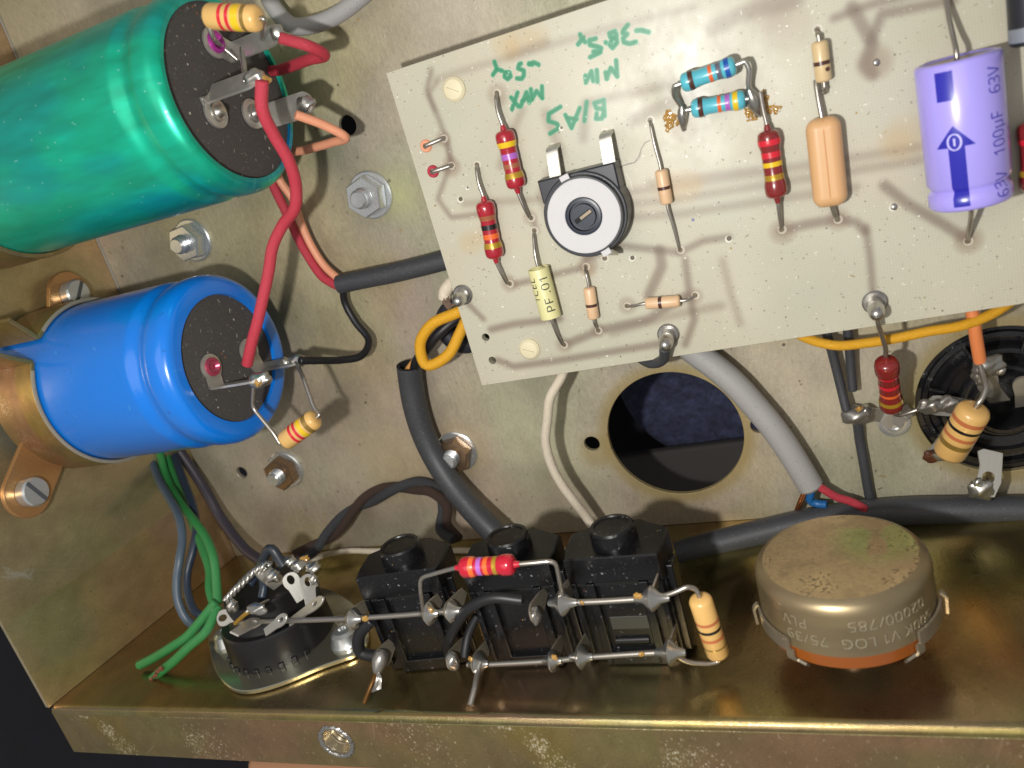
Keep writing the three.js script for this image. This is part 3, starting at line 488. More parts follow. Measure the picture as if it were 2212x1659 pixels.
{
  const s = shapeOf([[BX0, -BZ1], [BX1, -BZ1], [BX1, -BZ0], [BX0, -BZ0]]);
  for (const [x, y, r] of [[1049, 729, 0.78], [1063.5, 779, 0.78]]) { const p = H(x, y, HB); s.holes.push(holeAt(p.x, -p.z, r)); }
  const g = extrude(s, 1.6, 0.08, 20).rotateX(-Math.PI / 2).translate(0, HB - 1.6, 0), p = g.attributes.position, uv = g.attributes.uv;
  for (let i = 0; i < p.count; i++) uv.setXY(i, (p.getX(i) - BX0) / (BX1 - BX0), 1 - (p.getZ(i) - BZ0) / (BZ1 - BZ0));
  obj('board_panel', toCreasedNormals(g, 0.4), boardM, board);
  const nylon = phys(0xd9cfae, 0.55, 0);
  for (const [x, y, r] of [[979, 193, 2.1], [1142.5, 756, 2.1]]) {
    const q = H(x, y, HB + 0.6); q.y = HB;
    const st = obj('standoff', [lathe(q, UP, V(0, 0, 1), [[0, r], [0.35, r], [0.75, r * 0.8], [0.95, r * 0.4], [1.0, 0]], 32), cyl(V(q.x, 0, q.z), V(q.x, HB - 1.6, q.z), 2.6)], nylon, board);
    obj('head_slit', new THREE.BoxGeometry(r * 1.1, 0.06, 0.07).rotateY(0.6 + x).translate(q.x, HB + 0.97, q.z), mat(0x9a8d68, 0.8), st);
  }
  for (const [fx, fy, tx, ty, len] of [[1000.5, 636, 988, 652, 4.6], [1444, 721, 1436, 748, 4.6], [1889.5, 652, 1894, 680, 4.2]]) {   // turret pins
    const q = H(fx, fy, HB), t = H(tx, ty, HB + len), d = t.clone().sub(q);
    const pin = obj('terminal_pin', [lathe(q, UP, V(0, 0, 1), [[0, 2.0], [0.35, 2.0], [0.55, 1.75], [0.5, 1.0]], 36), lathe(q, d, V(0, 0, 1), [[0, 1.25], [2.0, 1.2], [2.2, 1.0]], 28)], S.solderDull, board);
    obj('solder', lathe(q.clone().addScaledVector(d, 0.4), d, V(0, 0, 1), [[0, 1.2], [0.5, 1.35], [1.8, 1.3], [2.7, 1.05], [3.2, 0.6], [3.35, 0]], 24, 0.9), S.solder, pin);
  }
  for (const [x, y] of [[1893, 135], [1931, 447]]) obj('solder_dot', blob(H(x, y, HB), 0.55, 0.4, 0.55, 0.1, 2), S.solder, board);
  const fl = [];
  for (const [x, y, r] of [[1446, 252, 1.1], [1450, 268, 0.8], [1462, 262, 0.7], [1442, 275, 0.6], [1652, 215, 0.8], [1660, 232, 0.7], [1668, 237, 0.8], [1616, 245, 0.9], [1624, 252, 0.7], [1680, 238, 0.4], [1645, 205, 0.6]]) for (let k = 0; k < 7; k++) fl.push(blob(H(x + (rnd() - 0.5) * 16, y + (rnd() - 0.5) * 16, HB), r * (0.25 + 0.4 * rnd()), 0.28 * rnd() + 0.08, r * (0.25 + 0.4 * rnd()), 0.4, 1, k));
  obj('flux_residue', fl, S.flux, board).userData.kind = 'stuff';
}
// ---------------------------------------------------------------- resistors and other parts with two leads
const BODY = { red: phys(0xa31d2c, 0.25, 0, { clearcoat: 0.7 }), darkRed: phys(0x7e2323, 0.24, 0, { clearcoat: 0.7 }), blue: phys(0x55b3c4, 0.25, 0, { clearcoat: 0.7 }), tan: phys(0xd9ad68, 0.3, 0, { clearcoat: 0.4 }), beige: phys(0xd9b58f, 0.38, 0, { clearcoat: 0.3 }), pale: phys(0xd3b98c, 0.35, 0, { clearcoat: 0.4 }), brightRed: phys(0xb3122c, 0.22, 0, { clearcoat: 0.8 }) };
const BAND = {}; for (const [k, c] of Object.entries({ yellow: 0xe2bb1c, violet: 0xa862b8, brown: 0x9a5a3c, gold: 0xb9932e, black: 0x1d1b1c, orange: 0xe2662e, red: 0xcf2234, darkBrown: 0x4a2c24, grey: 0x5d6070, blue: 0x174fa6, rust: 0xbb6d45, dim: 0x9a7c3c })) BAND[k] = phys(c, 0.3, k === 'gold' || k === 'dim' ? 0.4 : 0, { clearcoat: 0.4 });
const bone = (L, r) => [[0, 0], [0, r * 0.35], [L * 0.015, r * 0.72], [L * 0.05, r * 0.93], [L * 0.1, r], [L * 0.19, r], [L * 0.25, r * 0.93], [L * 0.3, r * 0.85], [L * 0.7, r * 0.85], [L * 0.75, r * 0.93], [L * 0.81, r], [L * 0.9, r], [L * 0.95, r * 0.93], [L * 0.985, r * 0.72], [L, r * 0.35], [L, 0]];
const rod = (L, r) => [[0, 0], [0.02, r * 0.6], [r * 0.15, r * 0.88], [r * 0.4, r], [L - r * 0.4, r], [L - r * 0.15, r * 0.88], [L - 0.02, r * 0.6], [L, 0]];
const radAt = (prof, t) => { for (let i = 1; i < prof.length; i++) if (prof[i][0] >= t) { const [a, b] = [prof[i - 1], prof[i]]; return lerp(a[1], b[1], b[0] === a[0] ? 1 : (t - a[0]) / (b[0] - a[0])); } return prof.at(-1)[1]; };
function axial(name, label, category, group, a, b, o) {     // body from a to b; o: r, shape, mat, bands, la / lb = lead points from the body outwards
  const t = thing(name, label, category, (o.la ?? o.lb).at(-1), group), d = b.clone().sub(a), L = d.length(), n = d.clone().normalize(), prof = (o.shape ?? bone)(L, o.r);
  obj('body', lathe(a, d, o.ref ?? refFor(d), prof, 36, 0.9), o.mat, t);
  for (const [at0, w, c] of o.bands ?? []) {
    const s0 = at0 * L - w / 2, q = []; for (let k = 0; k <= 4; k++) { const s = s0 + w * k / 4; q.push([s, radAt(prof, s) + 0.035]); }
    obj('colour_band', lathe(a, d, o.ref ?? refFor(d), q, 36, 0.9), BAND[c], t);
  }
  for (const [e, pts, sgn] of [[a, o.la, -1], [b, o.lb, 1]]) if (pts) {
    const root = e.clone().addScaledVector(n, -sgn * 0.3);
    const l = obj('lead', lead([root, e.clone().addScaledVector(n, sgn * 0.9), ...pts], o.lr ?? 0.34, o.rad ?? 1.2), o.leadMat ?? S.lead, t);
    if (o.neck !== false) obj('paint_neck', lathe(e, n.clone().multiplyScalar(sgn), refFor(n), [[-0.2, o.r * 0.36], [0.35, 0.52], [0.9, (o.lr ?? 0.34) + 0.05]], 18, 0.9), o.mat, l);
  }
  return t;
}
const GB = 'resistors on the circuit board';
const hb = (r) => HB + r + 0.15;
axial('resistor', 'red resistor with yellow, violet, brown and gold bands beside the word MAX', 'resistor', GB, H(1088, 281, hb(1.8)), H(1117, 407, hb(1.8)),
  { r: 1.75, mat: BODY.red, bands: [[0.24, 0.95, 'yellow'], [0.44, 1.0, 'violet'], [0.6, 0.8, 'brown'], [0.765, 1.0, 'gold']], la: path([[1074, 240, hb(1.9)], [1071, 208, hb(1.2)], [1073, 201, HB - 0.5]]), lb: path([[1133, 450, hb(1.4)], [1144, 470, hb(0.3)], [1147, 471, HB - 0.5]]) });
axial('resistor', 'red resistor with brown, black, orange and gold bands near the left board edge', 'resistor', GB, H(1046, 434, hb(1.8)), H(1070.5, 558, hb(1.8)),
  { r: 1.75, mat: BODY.red, bands: [[0.28, 0.9, 'brown'], [0.44, 0.9, 'black'], [0.6, 0.95, 'orange'], [0.755, 1.0, 'gold']], la: path([[1033, 395, hb(1.8)], [1029, 362, hb(1.1)], [1030, 356, HB - 0.5]]), lb: path([[1084, 592, hb(1.4)], [1095, 612, hb(0.3)], [1101, 613, HB - 0.5]]) });
axial('resistor', 'dark red resistor with two red and two gold bands left of the peach capacitor', 'resistor', GB, H(1658, 281, hb(1.8)), H(1679, 427, hb(1.8)),
  { r: 1.75, mat: BODY.darkRed, bands: [[0.17, 0.9, 'red'], [0.35, 0.9, 'red'], [0.49, 0.75, 'yellow'], [0.68, 0.9, 'gold']], la: path([[1648, 235, hb(1.9)], [1642, 199, hb(2.2)]]), lb: path([[1684, 465, hb(1.2)], [1688, 490, hb(0.3)], [1688, 496, HB - 0.5]]) });
axial('resistor', 'upper of two pale blue resistors, with grey and dark blue end bands', 'resistor', GB, H(1471, 181, hb(3.2)), H(1590, 140, hb(3.2)),
  { r: 1.5, mat: BODY.blue, bands: [[0.2, 0.75, 'darkBrown'], [0.55, 0.55, 'orange'], [0.7, 0.8, 'grey'], [0.85, 0.75, 'blue']], leadMat: S.solder, lr: 0.42, neck: false, la: path([[1456, 186, hb(3.2)], [1455, 205, hb(2.4)], [1472, 230, hb(0.9)], [1474, 238, hb(0.6)]]), lb: path([[1609, 131, hb(3.2)], [1619, 148, hb(3.0)], [1616, 185, hb(2.2)], [1624, 205, hb(1.2)]]) });
axial('resistor', 'lower of two pale blue resistors, with violet and yellow end bands', 'resistor', GB, H(1493, 236, hb(1.6)), H(1611, 214, hb(1.6)),
  { r: 1.5, mat: BODY.blue, bands: [[0.19, 0.75, 'darkBrown'], [0.53, 0.55, 'orange'], [0.68, 0.75, 'violet'], [0.82, 0.8, 'yellow']], leadMat: S.solder, lr: 0.42, neck: false, la: path([[1480, 242, hb(1.3)], [1475, 262, hb(0.6)], [1478, 280, HB]]), lb: path([[1624, 212, hb(1.4)], [1634, 240, hb(0.3)], [1636, 250, HB]]) });
{
  const t = thing('solder_joint', 'grey lump of solder joining the right ends of the blue resistors', 'solder', H(1628, 230, HB), 'solder joints on the circuit board');
  obj('joint', [lathe(H(1617, 190, hb(1.8)), H(1642, 250, HB + 0.2).sub(H(1617, 190, hb(1.8))), UP, [[0, 0.4], [1.2, 0.9], [2.6, 1.25], [4.2, 0.8], [5.0, 0.4], [5.4, 0]], 20, 0.9), blob(H(1625, 218, hb(1.1)), 0.9, 0.8, 1.6, 0.1)], S.solderDull, t);
  const t2 = thing('solder_joint', 'grey solder tail joining the left ends of the blue resistors', 'solder', H(1475, 250, HB), 'solder joints on the circuit board');
  obj('joint', lathe(H(1473, 228, hb(1.0)), H(1477, 283, HB).sub(H(1473, 228, hb(1.0))), UP, [[0, 0.4], [0.8, 0.75], [1.6, 0.9], [2.8, 0.7], [4.2, 0.3], [4.4, 0]], 20, 0.9), S.solderDull, t2);
}
const small = { shape: rod, mat: BODY.beige, r: 1.08, lr: 0.27, neck: false };
axial('diode', 'small beige diode with one brown band, right of the round trimmer', 'diode', 'beige one band parts on the circuit board', H(1427.5, 366, hb(1.1)), H(1441, 441, hb(1.1)), { ...small, bands: [[0.52, 0.55, 'darkBrown']], la: path([[1413, 310, hb(1.1)], [1405, 268, hb(0.6)], [1404, 260, HB - 0.5]]), lb: path([[1455, 490, hb(0.8)], [1467, 535, hb(0.2)], [1469, 541, HB - 0.5]]) });
axial('diode', 'small beige diode standing below the trimmer, right of the yellow capacitor', 'diode', 'beige one band parts on the circuit board', H(1272, 620, hb(1.1)), H(1282.5, 689, hb(1.1)), { ...small, bands: [[0.55, 0.55, 'darkBrown']], la: path([[1266, 592, hb(1.0)], [1264, 580, hb(0.2)], [1265, 576, HB - 0.5]]), lb: path([[1288, 706, hb(0.5)], [1292, 714, HB - 0.5]]) });
axial('diode', 'small beige diode lying crosswise near the lower edge of the circuit board', 'diode', 'beige one band parts on the circuit board', H(1394, 656, hb(1.1)), H(1469.5, 650, hb(1.1)), { ...small, bands: [[0.44, 0.6, 'darkBrown']], la: path([[1372, 661, hb(0.9)], [1357, 662, hb(0.2)], [1354, 661, HB - 0.5]]), lb: path([[1490, 646, hb(0.8)], [1501, 640, hb(0.2)], [1502, 637, HB - 0.5]]) });
axial('diode', 'beige diode with brown band and dot above the peach capacitor', 'diode', 'beige one band parts on the circuit board', H(1769.5, 88, hb(1.6)), H(1780, 177, hb(1.4)), { ...small, mat: BODY.pale, r: 1.2, lr: 0.33, bands: [[0.53, 0.6, 'darkBrown']], la: path([[1766, 76, hb(1.4)], [1764, 64, HB - 0.5]]), lb: path([[1783, 190, hb(1.2)], [1783, 203, hb(0.4)], [1776, 198, hb(0.5)]]) });
{
  const d = scene.children.find((o) => o.userData.label === 'beige diode with brown band and dot above the peach capacitor'), n = V(0.25, 1, 0).normalize();
  obj('dot', disc(H(1777, 151, hb(1.5)).addScaledVector(n, 1.17).add(V(0.4, 0, 0)), n, 0.32), BAND.darkBrown, d);
}
// ---------------------------------------------------------------- capacitors on the board
{
  const a = H(1790.5, 686 - 1, hb(2)), r = 1.95;
  const A = H(1190.5, 686, hb(r)), B = H(1162.5, 579, hb(r));
  const tFilm = canvasTex(512, 512, (g, w, h) => {
    g.fillStyle = '#d8d39a'; g.fillRect(0, 0, w, h); dust(g, w, h, 160, ['#8d8660', '#f0ecc8'], 0.6, 2, 0.2, 0.6);
    g.fillStyle = 'rgba(40,42,38,0.9)'; g.save(); g.translate(335, 445); g.rotate(-Math.PI / 2); g.font = '98px sans-serif'; g.scale(1.38, 0.95); g.fillText('PF .01', 0, 0); g.restore();
    g.save(); g.translate(232, 335); g.rotate(-Math.PI / 2); g.scale(1.22, 0.95); g.font = '92px sans-serif'; g.fillText('1CEL', 0, 0); g.restore();
  });
  const t = axial('film_capacitor', 'pale yellow tubular capacitor printed PF .01 on the board', 'capacitor', undefined, A, B, { r, lr: 0.33, neck: false, shape: (L, q) => [[0, 0], [0.1, q * 0.8], [0.15, q], [L - 0.15, q], [L, q * 0.97], [L - 0.3, q * 0.8], [L - 0.1, q * 0.5], [L + 0.3, 0.4], [L + 0.5, 0]], mat: phys(0xffffff, 0.42, 0, { map: tFilm }), la: path([[1203, 722, hb(1.4)], [1215, 744, hb(0.3)], [1218, 745, HB - 0.5]]), lb: path([[1155, 545, hb(1.8)], [1153, 508, hb(0.6)], [1154, 498, HB - 0.5]]) });
}
{
  const A = H(1776, 253, hb(1.9)), B = H(1795.5, 445, hb(1.9)), d = B.clone().sub(A), L = d.length(), t = thing('ceramic_capacitor', 'peach coloured oblong capacitor with a seam along its middle', 'capacitor', H(1809, 474, HB));
  const m = frame(d, UP), g = new RoundedBoxGeometry(5.2, L, 3.9, 6, 1.75); g.applyMatrix4(m).translate((A.x + B.x) / 2, (A.y + B.y) / 2, (A.z + B.z) / 2);
  const bm = phys(0xd3a676, 0.42, 0, { clearcoat: 0.2 }), body = obj('body', g, bm, t), up = V(0, 0, 0).setFromMatrixColumn(m, 2), n = d.clone().normalize();
  obj('seam', lead([0.03, 0.1, 0.5, 0.9, 0.97].map((k) => A.clone().addScaledVector(d, k).addScaledVector(up, k < 0.08 || k > 0.92 ? 1.2 : 1.83)), 0.16, 1), phys(0xc48a56, 0.5), body);
  obj('lead', lead([A.clone().addScaledVector(n, 0.5), ...path([[1769, 222, hb(1.7)], [1763, 185, hb(1.3)], [1762, 174, hb(1.0)]])], 0.38), S.lead, t);
  obj('lead', lead([B.clone().addScaledVector(n, -0.5), ...path([[1804, 466, hb(1.0)], [1810, 474, HB - 0.4]])], 0.4), S.lead, t);
}
{
  const r = 5.55, A = H(2097, 438, HB + r + 0.2), B = H(2067, 124, HB + r + 0.2), d = B.clone().sub(A), L = d.length();
  const tEl = canvasTex(1024, 1024, (g, w, h) => {
    g.fillStyle = '#a89cf0'; g.fillRect(0, 0, w, h); g.fillStyle = '#2a2aa8';
    const X = (deg) => w * (0.5 + deg / 360), Y = (v) => h * (1 - v);
    g.fillRect(X(-39), Y(0.95), X(-15) - X(-39), h * 0.19);
    g.fillRect(X(-30), Y(0.47), X(-8) - X(-30), h * 0.43);
    g.beginPath(); g.moveTo(X(-21), Y(0.595)); g.lineTo(X(-47), Y(0.45)); g.lineTo(X(6), Y(0.45)); g.fill();
    g.strokeStyle = '#c9c2fa'; g.lineWidth = 8; g.beginPath(); g.ellipse(X(-21), Y(0.485), 25, 54, 0, 0, 7); g.stroke(); g.fillStyle = '#c9c2fa'; g.fillRect(X(-21) - 4, Y(0.485) - 26, 8, 52);
    g.fillStyle = '#3a34ae'; g.save(); g.translate(X(52), Y(0.04)); g.rotate(-Math.PI / 2); g.font = '78px sans-serif'; g.scale(1.42, 1.1); g.fillText('63V', 0, 0); g.fillText('100µF', 205, 0); g.fillText('63V', 498, 0); g.restore();
    g.fillRect(X(84), Y(0.72), 30, h * 0.4); g.beginPath(); g.moveTo(X(76), Y(0.13)); g.lineTo(X(98), Y(0.21)); g.lineTo(X(98), Y(0.07)); g.fill();
    dust(g, w, h, 120, ['#7d74c0', '#d6d0ff'], 0.6, 2, 0.2, 0.5);
  }, true, THREE.RepeatWrapping);
  const t = axial('electrolytic_capacitor', 'violet electrolytic capacitor with blue arrow, printed 100µF 63V', 'capacitor', undefined, A, B, { r, lr: 0.38, neck: false, ref: UP,
    shape: (l, q) => [[0.6, 0], [0.6, q - 1.2], [0, q - 0.9], [0.1, q - 0.3], [0.5, q], [l * 0.1, q], [l * 0.125, q - 0.35], [l * 0.14, q - 0.55], [l * 0.155, q - 0.35], [l * 0.18, q], [l - 0.5, q], [l - 0.1, q - 0.25], [l, q - 0.7], [l - 0.5, q - 1.1], [l - 0.5, 0]],
    mat: phys(0xffffff, 0.3, 0, { map: tEl, clearcoat: 0.5, clearcoatRoughness: 0.2 }), la: path([[2098, 470, HB + 4.0], [2092, 505, HB + 1.4], [2090, 521, HB - 0.5]]), lb: path([[2060, 85, HB + 4.5], [2050, 40, HB + 3.0], [2040, -25, HB + 0.2]]) });
  obj('end_seal', lathe(B.clone().addScaledVector(d.clone().normalize(), -0.45), d, UP, [[0, r - 1.2], [0.15, r - 1.3], [0.1, 0]], 40), phys(0xa89a86, 0.4, 0.5), t);
}
// ---------------------------------------------------------------- trimmer
{
  const c = H(1261, 467, HB + 5.6), t = thing('trimmer', 'round black trimmer with silver ring face, below the word BIAS', 'trimmer', V(c.x, HB, c.z));
  const blackM = phys(0x23262e, 0.38, 0, { clearcoat: 0.1 }), face = phys(0xd0cecf, 0.6, 0.2, { bumpMap: tGrain, bumpScale: 0.00003 });
  const sq = shapeOf([[-6.9, 3.6], [-6.9, 7.4], [6.9, 7.4], [6.9, 3.0], [4, -1], [-4, -1]]), g = extrude(sq, 4.1, 0.25).rotateX(-Math.PI / 2).translate(c.x, HB + 0.3, c.z);
  obj('case', [toCreasedNormals(g, 0.4), lathe(V(c.x, HB + 0.3, c.z), UP, V(0, 0, 1), [[0, 7.4], [4.2, 7.4], [4.5, 7.2], [4.5, 6.9], [5.0, 6.9], [5.6, 6.75], [5.6, 6.45], [5.0, 6.4]], 64)], blackM, t);
  const ring = new THREE.Shape().absarc(0, 0, 6.45, 0, Math.PI * 2); ring.holes.push(holeAt(0, 0, 3.25));
  const f = [toCreasedNormals(extrude(ring, 0.5, 0.06, 48).rotateX(-Math.PI / 2).translate(c.x, HB + 5.25, c.z), 0.4)];
  for (const [dx, dz] of [[-1.6, -6.75], [2.3, 6.7]]) f.push(rbox(c.x + dx, HB + 5.52, c.z + dz, 1.7, 0.5, 1.5, 0.15, new THREE.Matrix4().makeRotationY(-Math.atan2(dx, -dz) * 1)));
  obj('ring_face', f, face, t);
  const rotor = obj('rotor', [lathe(V(c.x, HB + 4.6, c.z), UP, V(0, 0, 1), [[0, 3.2], [1.25, 3.2], [1.3, 3.1], [1.3, 2.6], [0.5, 2.5], [0.5, 2.15], [1.1, 2.05], [1.1, 0]], 48)], phys(0x262d3a, 0.35), t);
  const rot = new THREE.Matrix4().makeRotationY(0.42);
  obj('slot', rbox(c.x - 0.05, HB + 5.62, c.z, 3.5, 0.3, 0.85, 0.05, rot), mat(0x14161a, 0.8), rotor);
  obj('wiper', rbox(c.x + 0.42, HB + 5.72, c.z - 0.2, 2.4, 0.3, 0.62, 0.08, rot), phys(0x857868, 0.4, 0.6), rotor);
  for (const [x0, y0, x1, y1] of [[1198.5, 377, 1191.5, 322], [1315.5, 350, 1307, 293]]) {
    const a = H(x0, y0, HB + 3.4), b = H(x1, y1, HB + 2.6), e = b.clone(); e.y = HB - 0.5; e.z -= 0.4;
    obj('leg', ribbon([a.clone().add(V(0, 0, 1)), b, e], V(1, 0, 0), 2.05, 0.5), S.tag, t);
  }
  const w = H(1305, 552, HB + 1.8); obj('leg', ribbon([V(c.x + 2.6, HB + 5.3, c.z + 6.8), V(c.x + 3.1, HB + 3.6, c.z + 7.9), V(w.x, HB - 0.4, w.z)], V(1, 0, 0.2), 1.7, 0.45), S.tag, t);
}
// ---------------------------------------------------------------- insulated wire ends that come up through the board
for (const [name, label, x, y, x2, y2, m] of [['wire_end', 'orange wire end coming up through the board near its left edge', 921, 315, 959, 298, S.orange], ['wire_end', 'red wire end coming up through the board below the orange one', 936, 370, 976, 357, S.red]]) {
  const p = H(x, y, HB), t = thing(name, label, 'wire', V(p.x, HB - 1.6, p.z));
  obj('insulation', lathe(V(p.x, HB - 2, p.z), UP, V(0, 0, 1), [[0, 1.15], [2.2, 1.15], [2.45, 0.95], [2.45, 0.55], [2.0, 0.5]], 24), m, t);
  const q = H(x2, y2, HB); obj('bare_wire', lead([V(p.x, HB - 1, p.z), V(p.x + 0.2, HB + 1.5, p.z), V((p.x + q.x) / 2, HB + 1.3, (p.z + q.z) / 2), V(q.x, HB + 0.5, q.z), V(q.x + 0.15, HB - 0.5, q.z)], 0.4, 0.8), S.lead, t);
}

// ---------------------------------------------------------------- wires at the can capacitors
const W = (name, label, category, pts, r, m, group) => {
  const q = Array.isArray(pts[0]) ? path(pts) : pts, t = thing(name, label, category, q[0], group);
  obj('insulation', wire(q, r), m, t); return t;
};
W('wire', 'thick red wire running from the green capacitor down to the blue one', 'wire', [gT2.tip.clone().add(V(0.2, 0.4, 0.8)), ...path([[556, 205, 33], [580, 268, 31], [612, 325, 29], [636, 388, 27], [643, 425, 26], [630, 462, 25.5], [602, 496, 25], [592, 530, 25.5], [579, 600, 27], [558, 680, 29], [541, 745, 30], [534, 787, 30]])], 1.1, S.red);
W('wire', 'red wire looping sideways from the top tag of the green capacitor', 'wire', [...path([[606, 82, 24], [640, 92, 23], [675, 103, 22], [703, 111, 20], [700, 119, 18.5], [660, 133, 16], [612, 147, 13], [560, 170, 9], [548, 240, 6], [565, 340, 5], [592, 400, 4.5], [625, 475, 4], [660, 545, 4], [700, 600, 4.5], [738, 622, 5]])], 1.0, S.red);
W('wire', 'pale orange wire looping from the right tag of the green capacitor', 'wire', [...path([[640, 248, 22], [672, 258, 20], [710, 275, 18], [746, 291, 16], [744, 299, 15], [700, 312, 12], [652, 327, 9], [600, 335, 6], [590, 370, 5], [618, 400, 5], [640, 450, 4.5], [662, 510, 4], [692, 562, 4], [735, 606, 5]])], 0.85, S.orange);
function sleeve(name, label, pts, r, open0, open1, m = S.sleeve) {
  const q = path(pts), t = thing(name, label, 'sleeve', q[0]), c = new THREE.CatmullRomCurve3(q, false, 'centripetal');
  obj('tube', tubeOn(c, r, 24, 0.8, false), m, t);
  for (const [k, o] of [[0, open0], [1, open1]]) {
    const p = c.getPointAt(k), d = c.getTangentAt(k).multiplyScalar(k ? 1 : -1);
    if (o) obj('open_end', lathe(p, d, refFor(d), [[-5, r * 0.7], [0, r * 0.74], [0.04, r * 0.8], [0, r]], 28), S.hollow, t);
    else obj('closed_end', lathe(p, d, refFor(d), [[0, r], [0.3, r * 0.8], [0.3, 0]], 24), S.hollow, t);
  }
  return t;
}
sleeve('cable_sleeve', 'black sleeve going from the capacitor wires under the board edge', [[733, 614, 5], [790, 602, 5], [850, 590, 5], [920, 573, 5], [985, 556, 5], [1060, 540, 5]], 2.05, true, false);
W('wire', 'thin black wire from the sleeve to the right tag of the blue capacitor', 'wire', [[740, 612, 4.6], [744, 650, 3.5], [757, 680, 3.5], [778, 705, 4], [794, 730, 5], [798, 748, 6], [790, 764, 8], [760, 773, 11], [720, 778, 15], [680, 780, 19], [648, 779, 22]], 0.82, S.blackWire);
// bleed resistors across the capacitor tags
axial('resistor', 'tan resistor with two red bands above the green capacitor tags', 'resistor', undefined, H(447, 35, 37), H(562, 40, 37), { r: 2.0, shape: rod, mat: BODY.tan, neck: false, lr: 0.4, bands: [[0.36, 0.6, 'red'], [0.5, 0.6, 'red'], [0.64, 1.3, 'yellow'], [0.78, 0.7, 'dim']], la: [...path([[449, 50, 38], [462, 85, 37]]), gT1.b.clone().add(V(0, 2.5, -1.5)), gT1.b.clone().add(V(1.5, 1.2, 1.5))], lb: [H(566, 64, 35), gT1.tip.clone().addScaledVector(CA, -4).add(V(0, 0.6, 0))], rad: 2 });
axial('resistor', 'tan resistor hanging from the tags of the blue capacitor', 'resistor', undefined, H(612, 955, 33), H(684, 902, 31), { r: 2.0, shape: rod, mat: BODY.tan, neck: false, lr: 0.42, bands: [[0.37, 0.6, 'red'], [0.5, 0.6, 'red'], [0.63, 0.9, 'yellow'], [0.79, 1.0, 'dim']], la: [...path([[592, 937, 33], [545, 880, 32]]), bT1.tip.clone().addScaledVector(CA, -3)], lb: [...path([[678, 880, 30], [655, 815, 27]]), bT2.tip.clone().addScaledVector(CA, -1.5)], rad: 1.2 });
// ---------------------------------------------------------------- wires around the left edge of the board
{
  const c = H(1003, 700, 0), t = thing('grommet', 'black rubber grommet in the floor under the board corner', 'grommet', V(c.x, 0, c.z));
  const g = new THREE.TorusGeometry(4.3, 2.0, 16, 48).rotateX(Math.PI / 2).translate(c.x, 1.0, c.z);
  obj('ring', g, tBlackFineM(), t); obj('hole', disc(V(c.x, 0.3, c.z), UP, 3), S.hollow, t);
  function tBlackFineM() { return phys(0x9a9ab0, 0.6, 0, { map: tile(tBlackFine, 3, 1) }); }
}
W('wire', 'frayed white wire end beside the corner pin of the board', 'wire', [[992, 600, 9], [972, 615, 10], [961, 632, 10.5], [961, 645, 10.5]], 1.35, S.cream);
{
  const t = thing('crusty_joint', 'brown and white crumbly old joint at the end of the white wire', 'joint', H(964, 648, 10));
  const g = []; for (let k = 0; k < 26; k++) g.push(blob(H(961 + k * 0.3 + (rnd() - 0.5) * 9, 638 + k * 0.95, 10.6 + rnd() * 0.8), 0.3 + 0.5 * rnd(), 0.3 + 0.4 * rnd(), 0.3 + 0.5 * rnd(), 0.4, 1, k));
  obj('crust', g, phys(0xa88d78, 0.7, 0, { bumpMap: tGrain, bumpScale: 0.0003 }), t).userData.kind = 'stuff';
}
W('wire', 'orange yellow wire making a loop at the corner of the board', 'wire', [[1030, 660, 10], [998, 673, 10.5], [960, 684, 11], [925, 708, 11.5], [908, 740, 11.5], [904, 770, 11.5], [915, 785, 11.5], [938, 789, 11.5], [962, 775, 11], [982, 745, 10], [998, 705, 9], [1015, 670, 7]], 1.18, S.yellow);
W('wire', 'glossy black wire passing through the yellow loop into the long sleeve', 'wire', [[1035, 672, 3], [1000, 685, 6], [970, 697, 8], [944, 725, 9], [925, 750, 8.5], [906, 775, 7], [894, 796, 5.5], [893, 815, 5]], 1.1, S.blackWire);
W('wire', 'thin peach wire beside the glossy black one, entering the long sleeve', 'wire', [[1030, 690, 3], [995, 695, 5], [965, 703, 6.5], [948, 725, 6.5], [930, 750, 6], [905, 772, 5.5], [886, 785, 5], [878, 803, 5]], 0.75, S.peach);
sleeve('cable_sleeve', 'long dusty black sleeve curving down from the board corner to the middle jack', [[883, 789, 5.5], [888, 830, 5], [897, 880, 5], [914, 935, 5], [940, 990, 5.5], [975, 1045, 7], [1015, 1095, 9], [1062, 1145, 11], [1100, 1185, 12]], 2.72, true, false);
W('wire', 'white wire curving from under the board down to the right jack', 'wire', [[1230, 760, 10], [1212, 812, 11], [1192, 850, 12.5], [1182, 895, 13], [1180, 945, 13], [1188, 995, 13], [1206, 1035, 13], [1240, 1082, 13], [1272, 1125, 12], [1295, 1165, 13]], 0.98, S.cream);
W('wire', 'short black insulated stub under the middle terminal pin', 'wire', [[1436, 752, 17], [1440, 765, 16.5], [1432, 779, 14.5], [1412, 785, 12.8], [1392, 780, 11.5], [1370, 765, 10]], 0.98, S.sleeve);
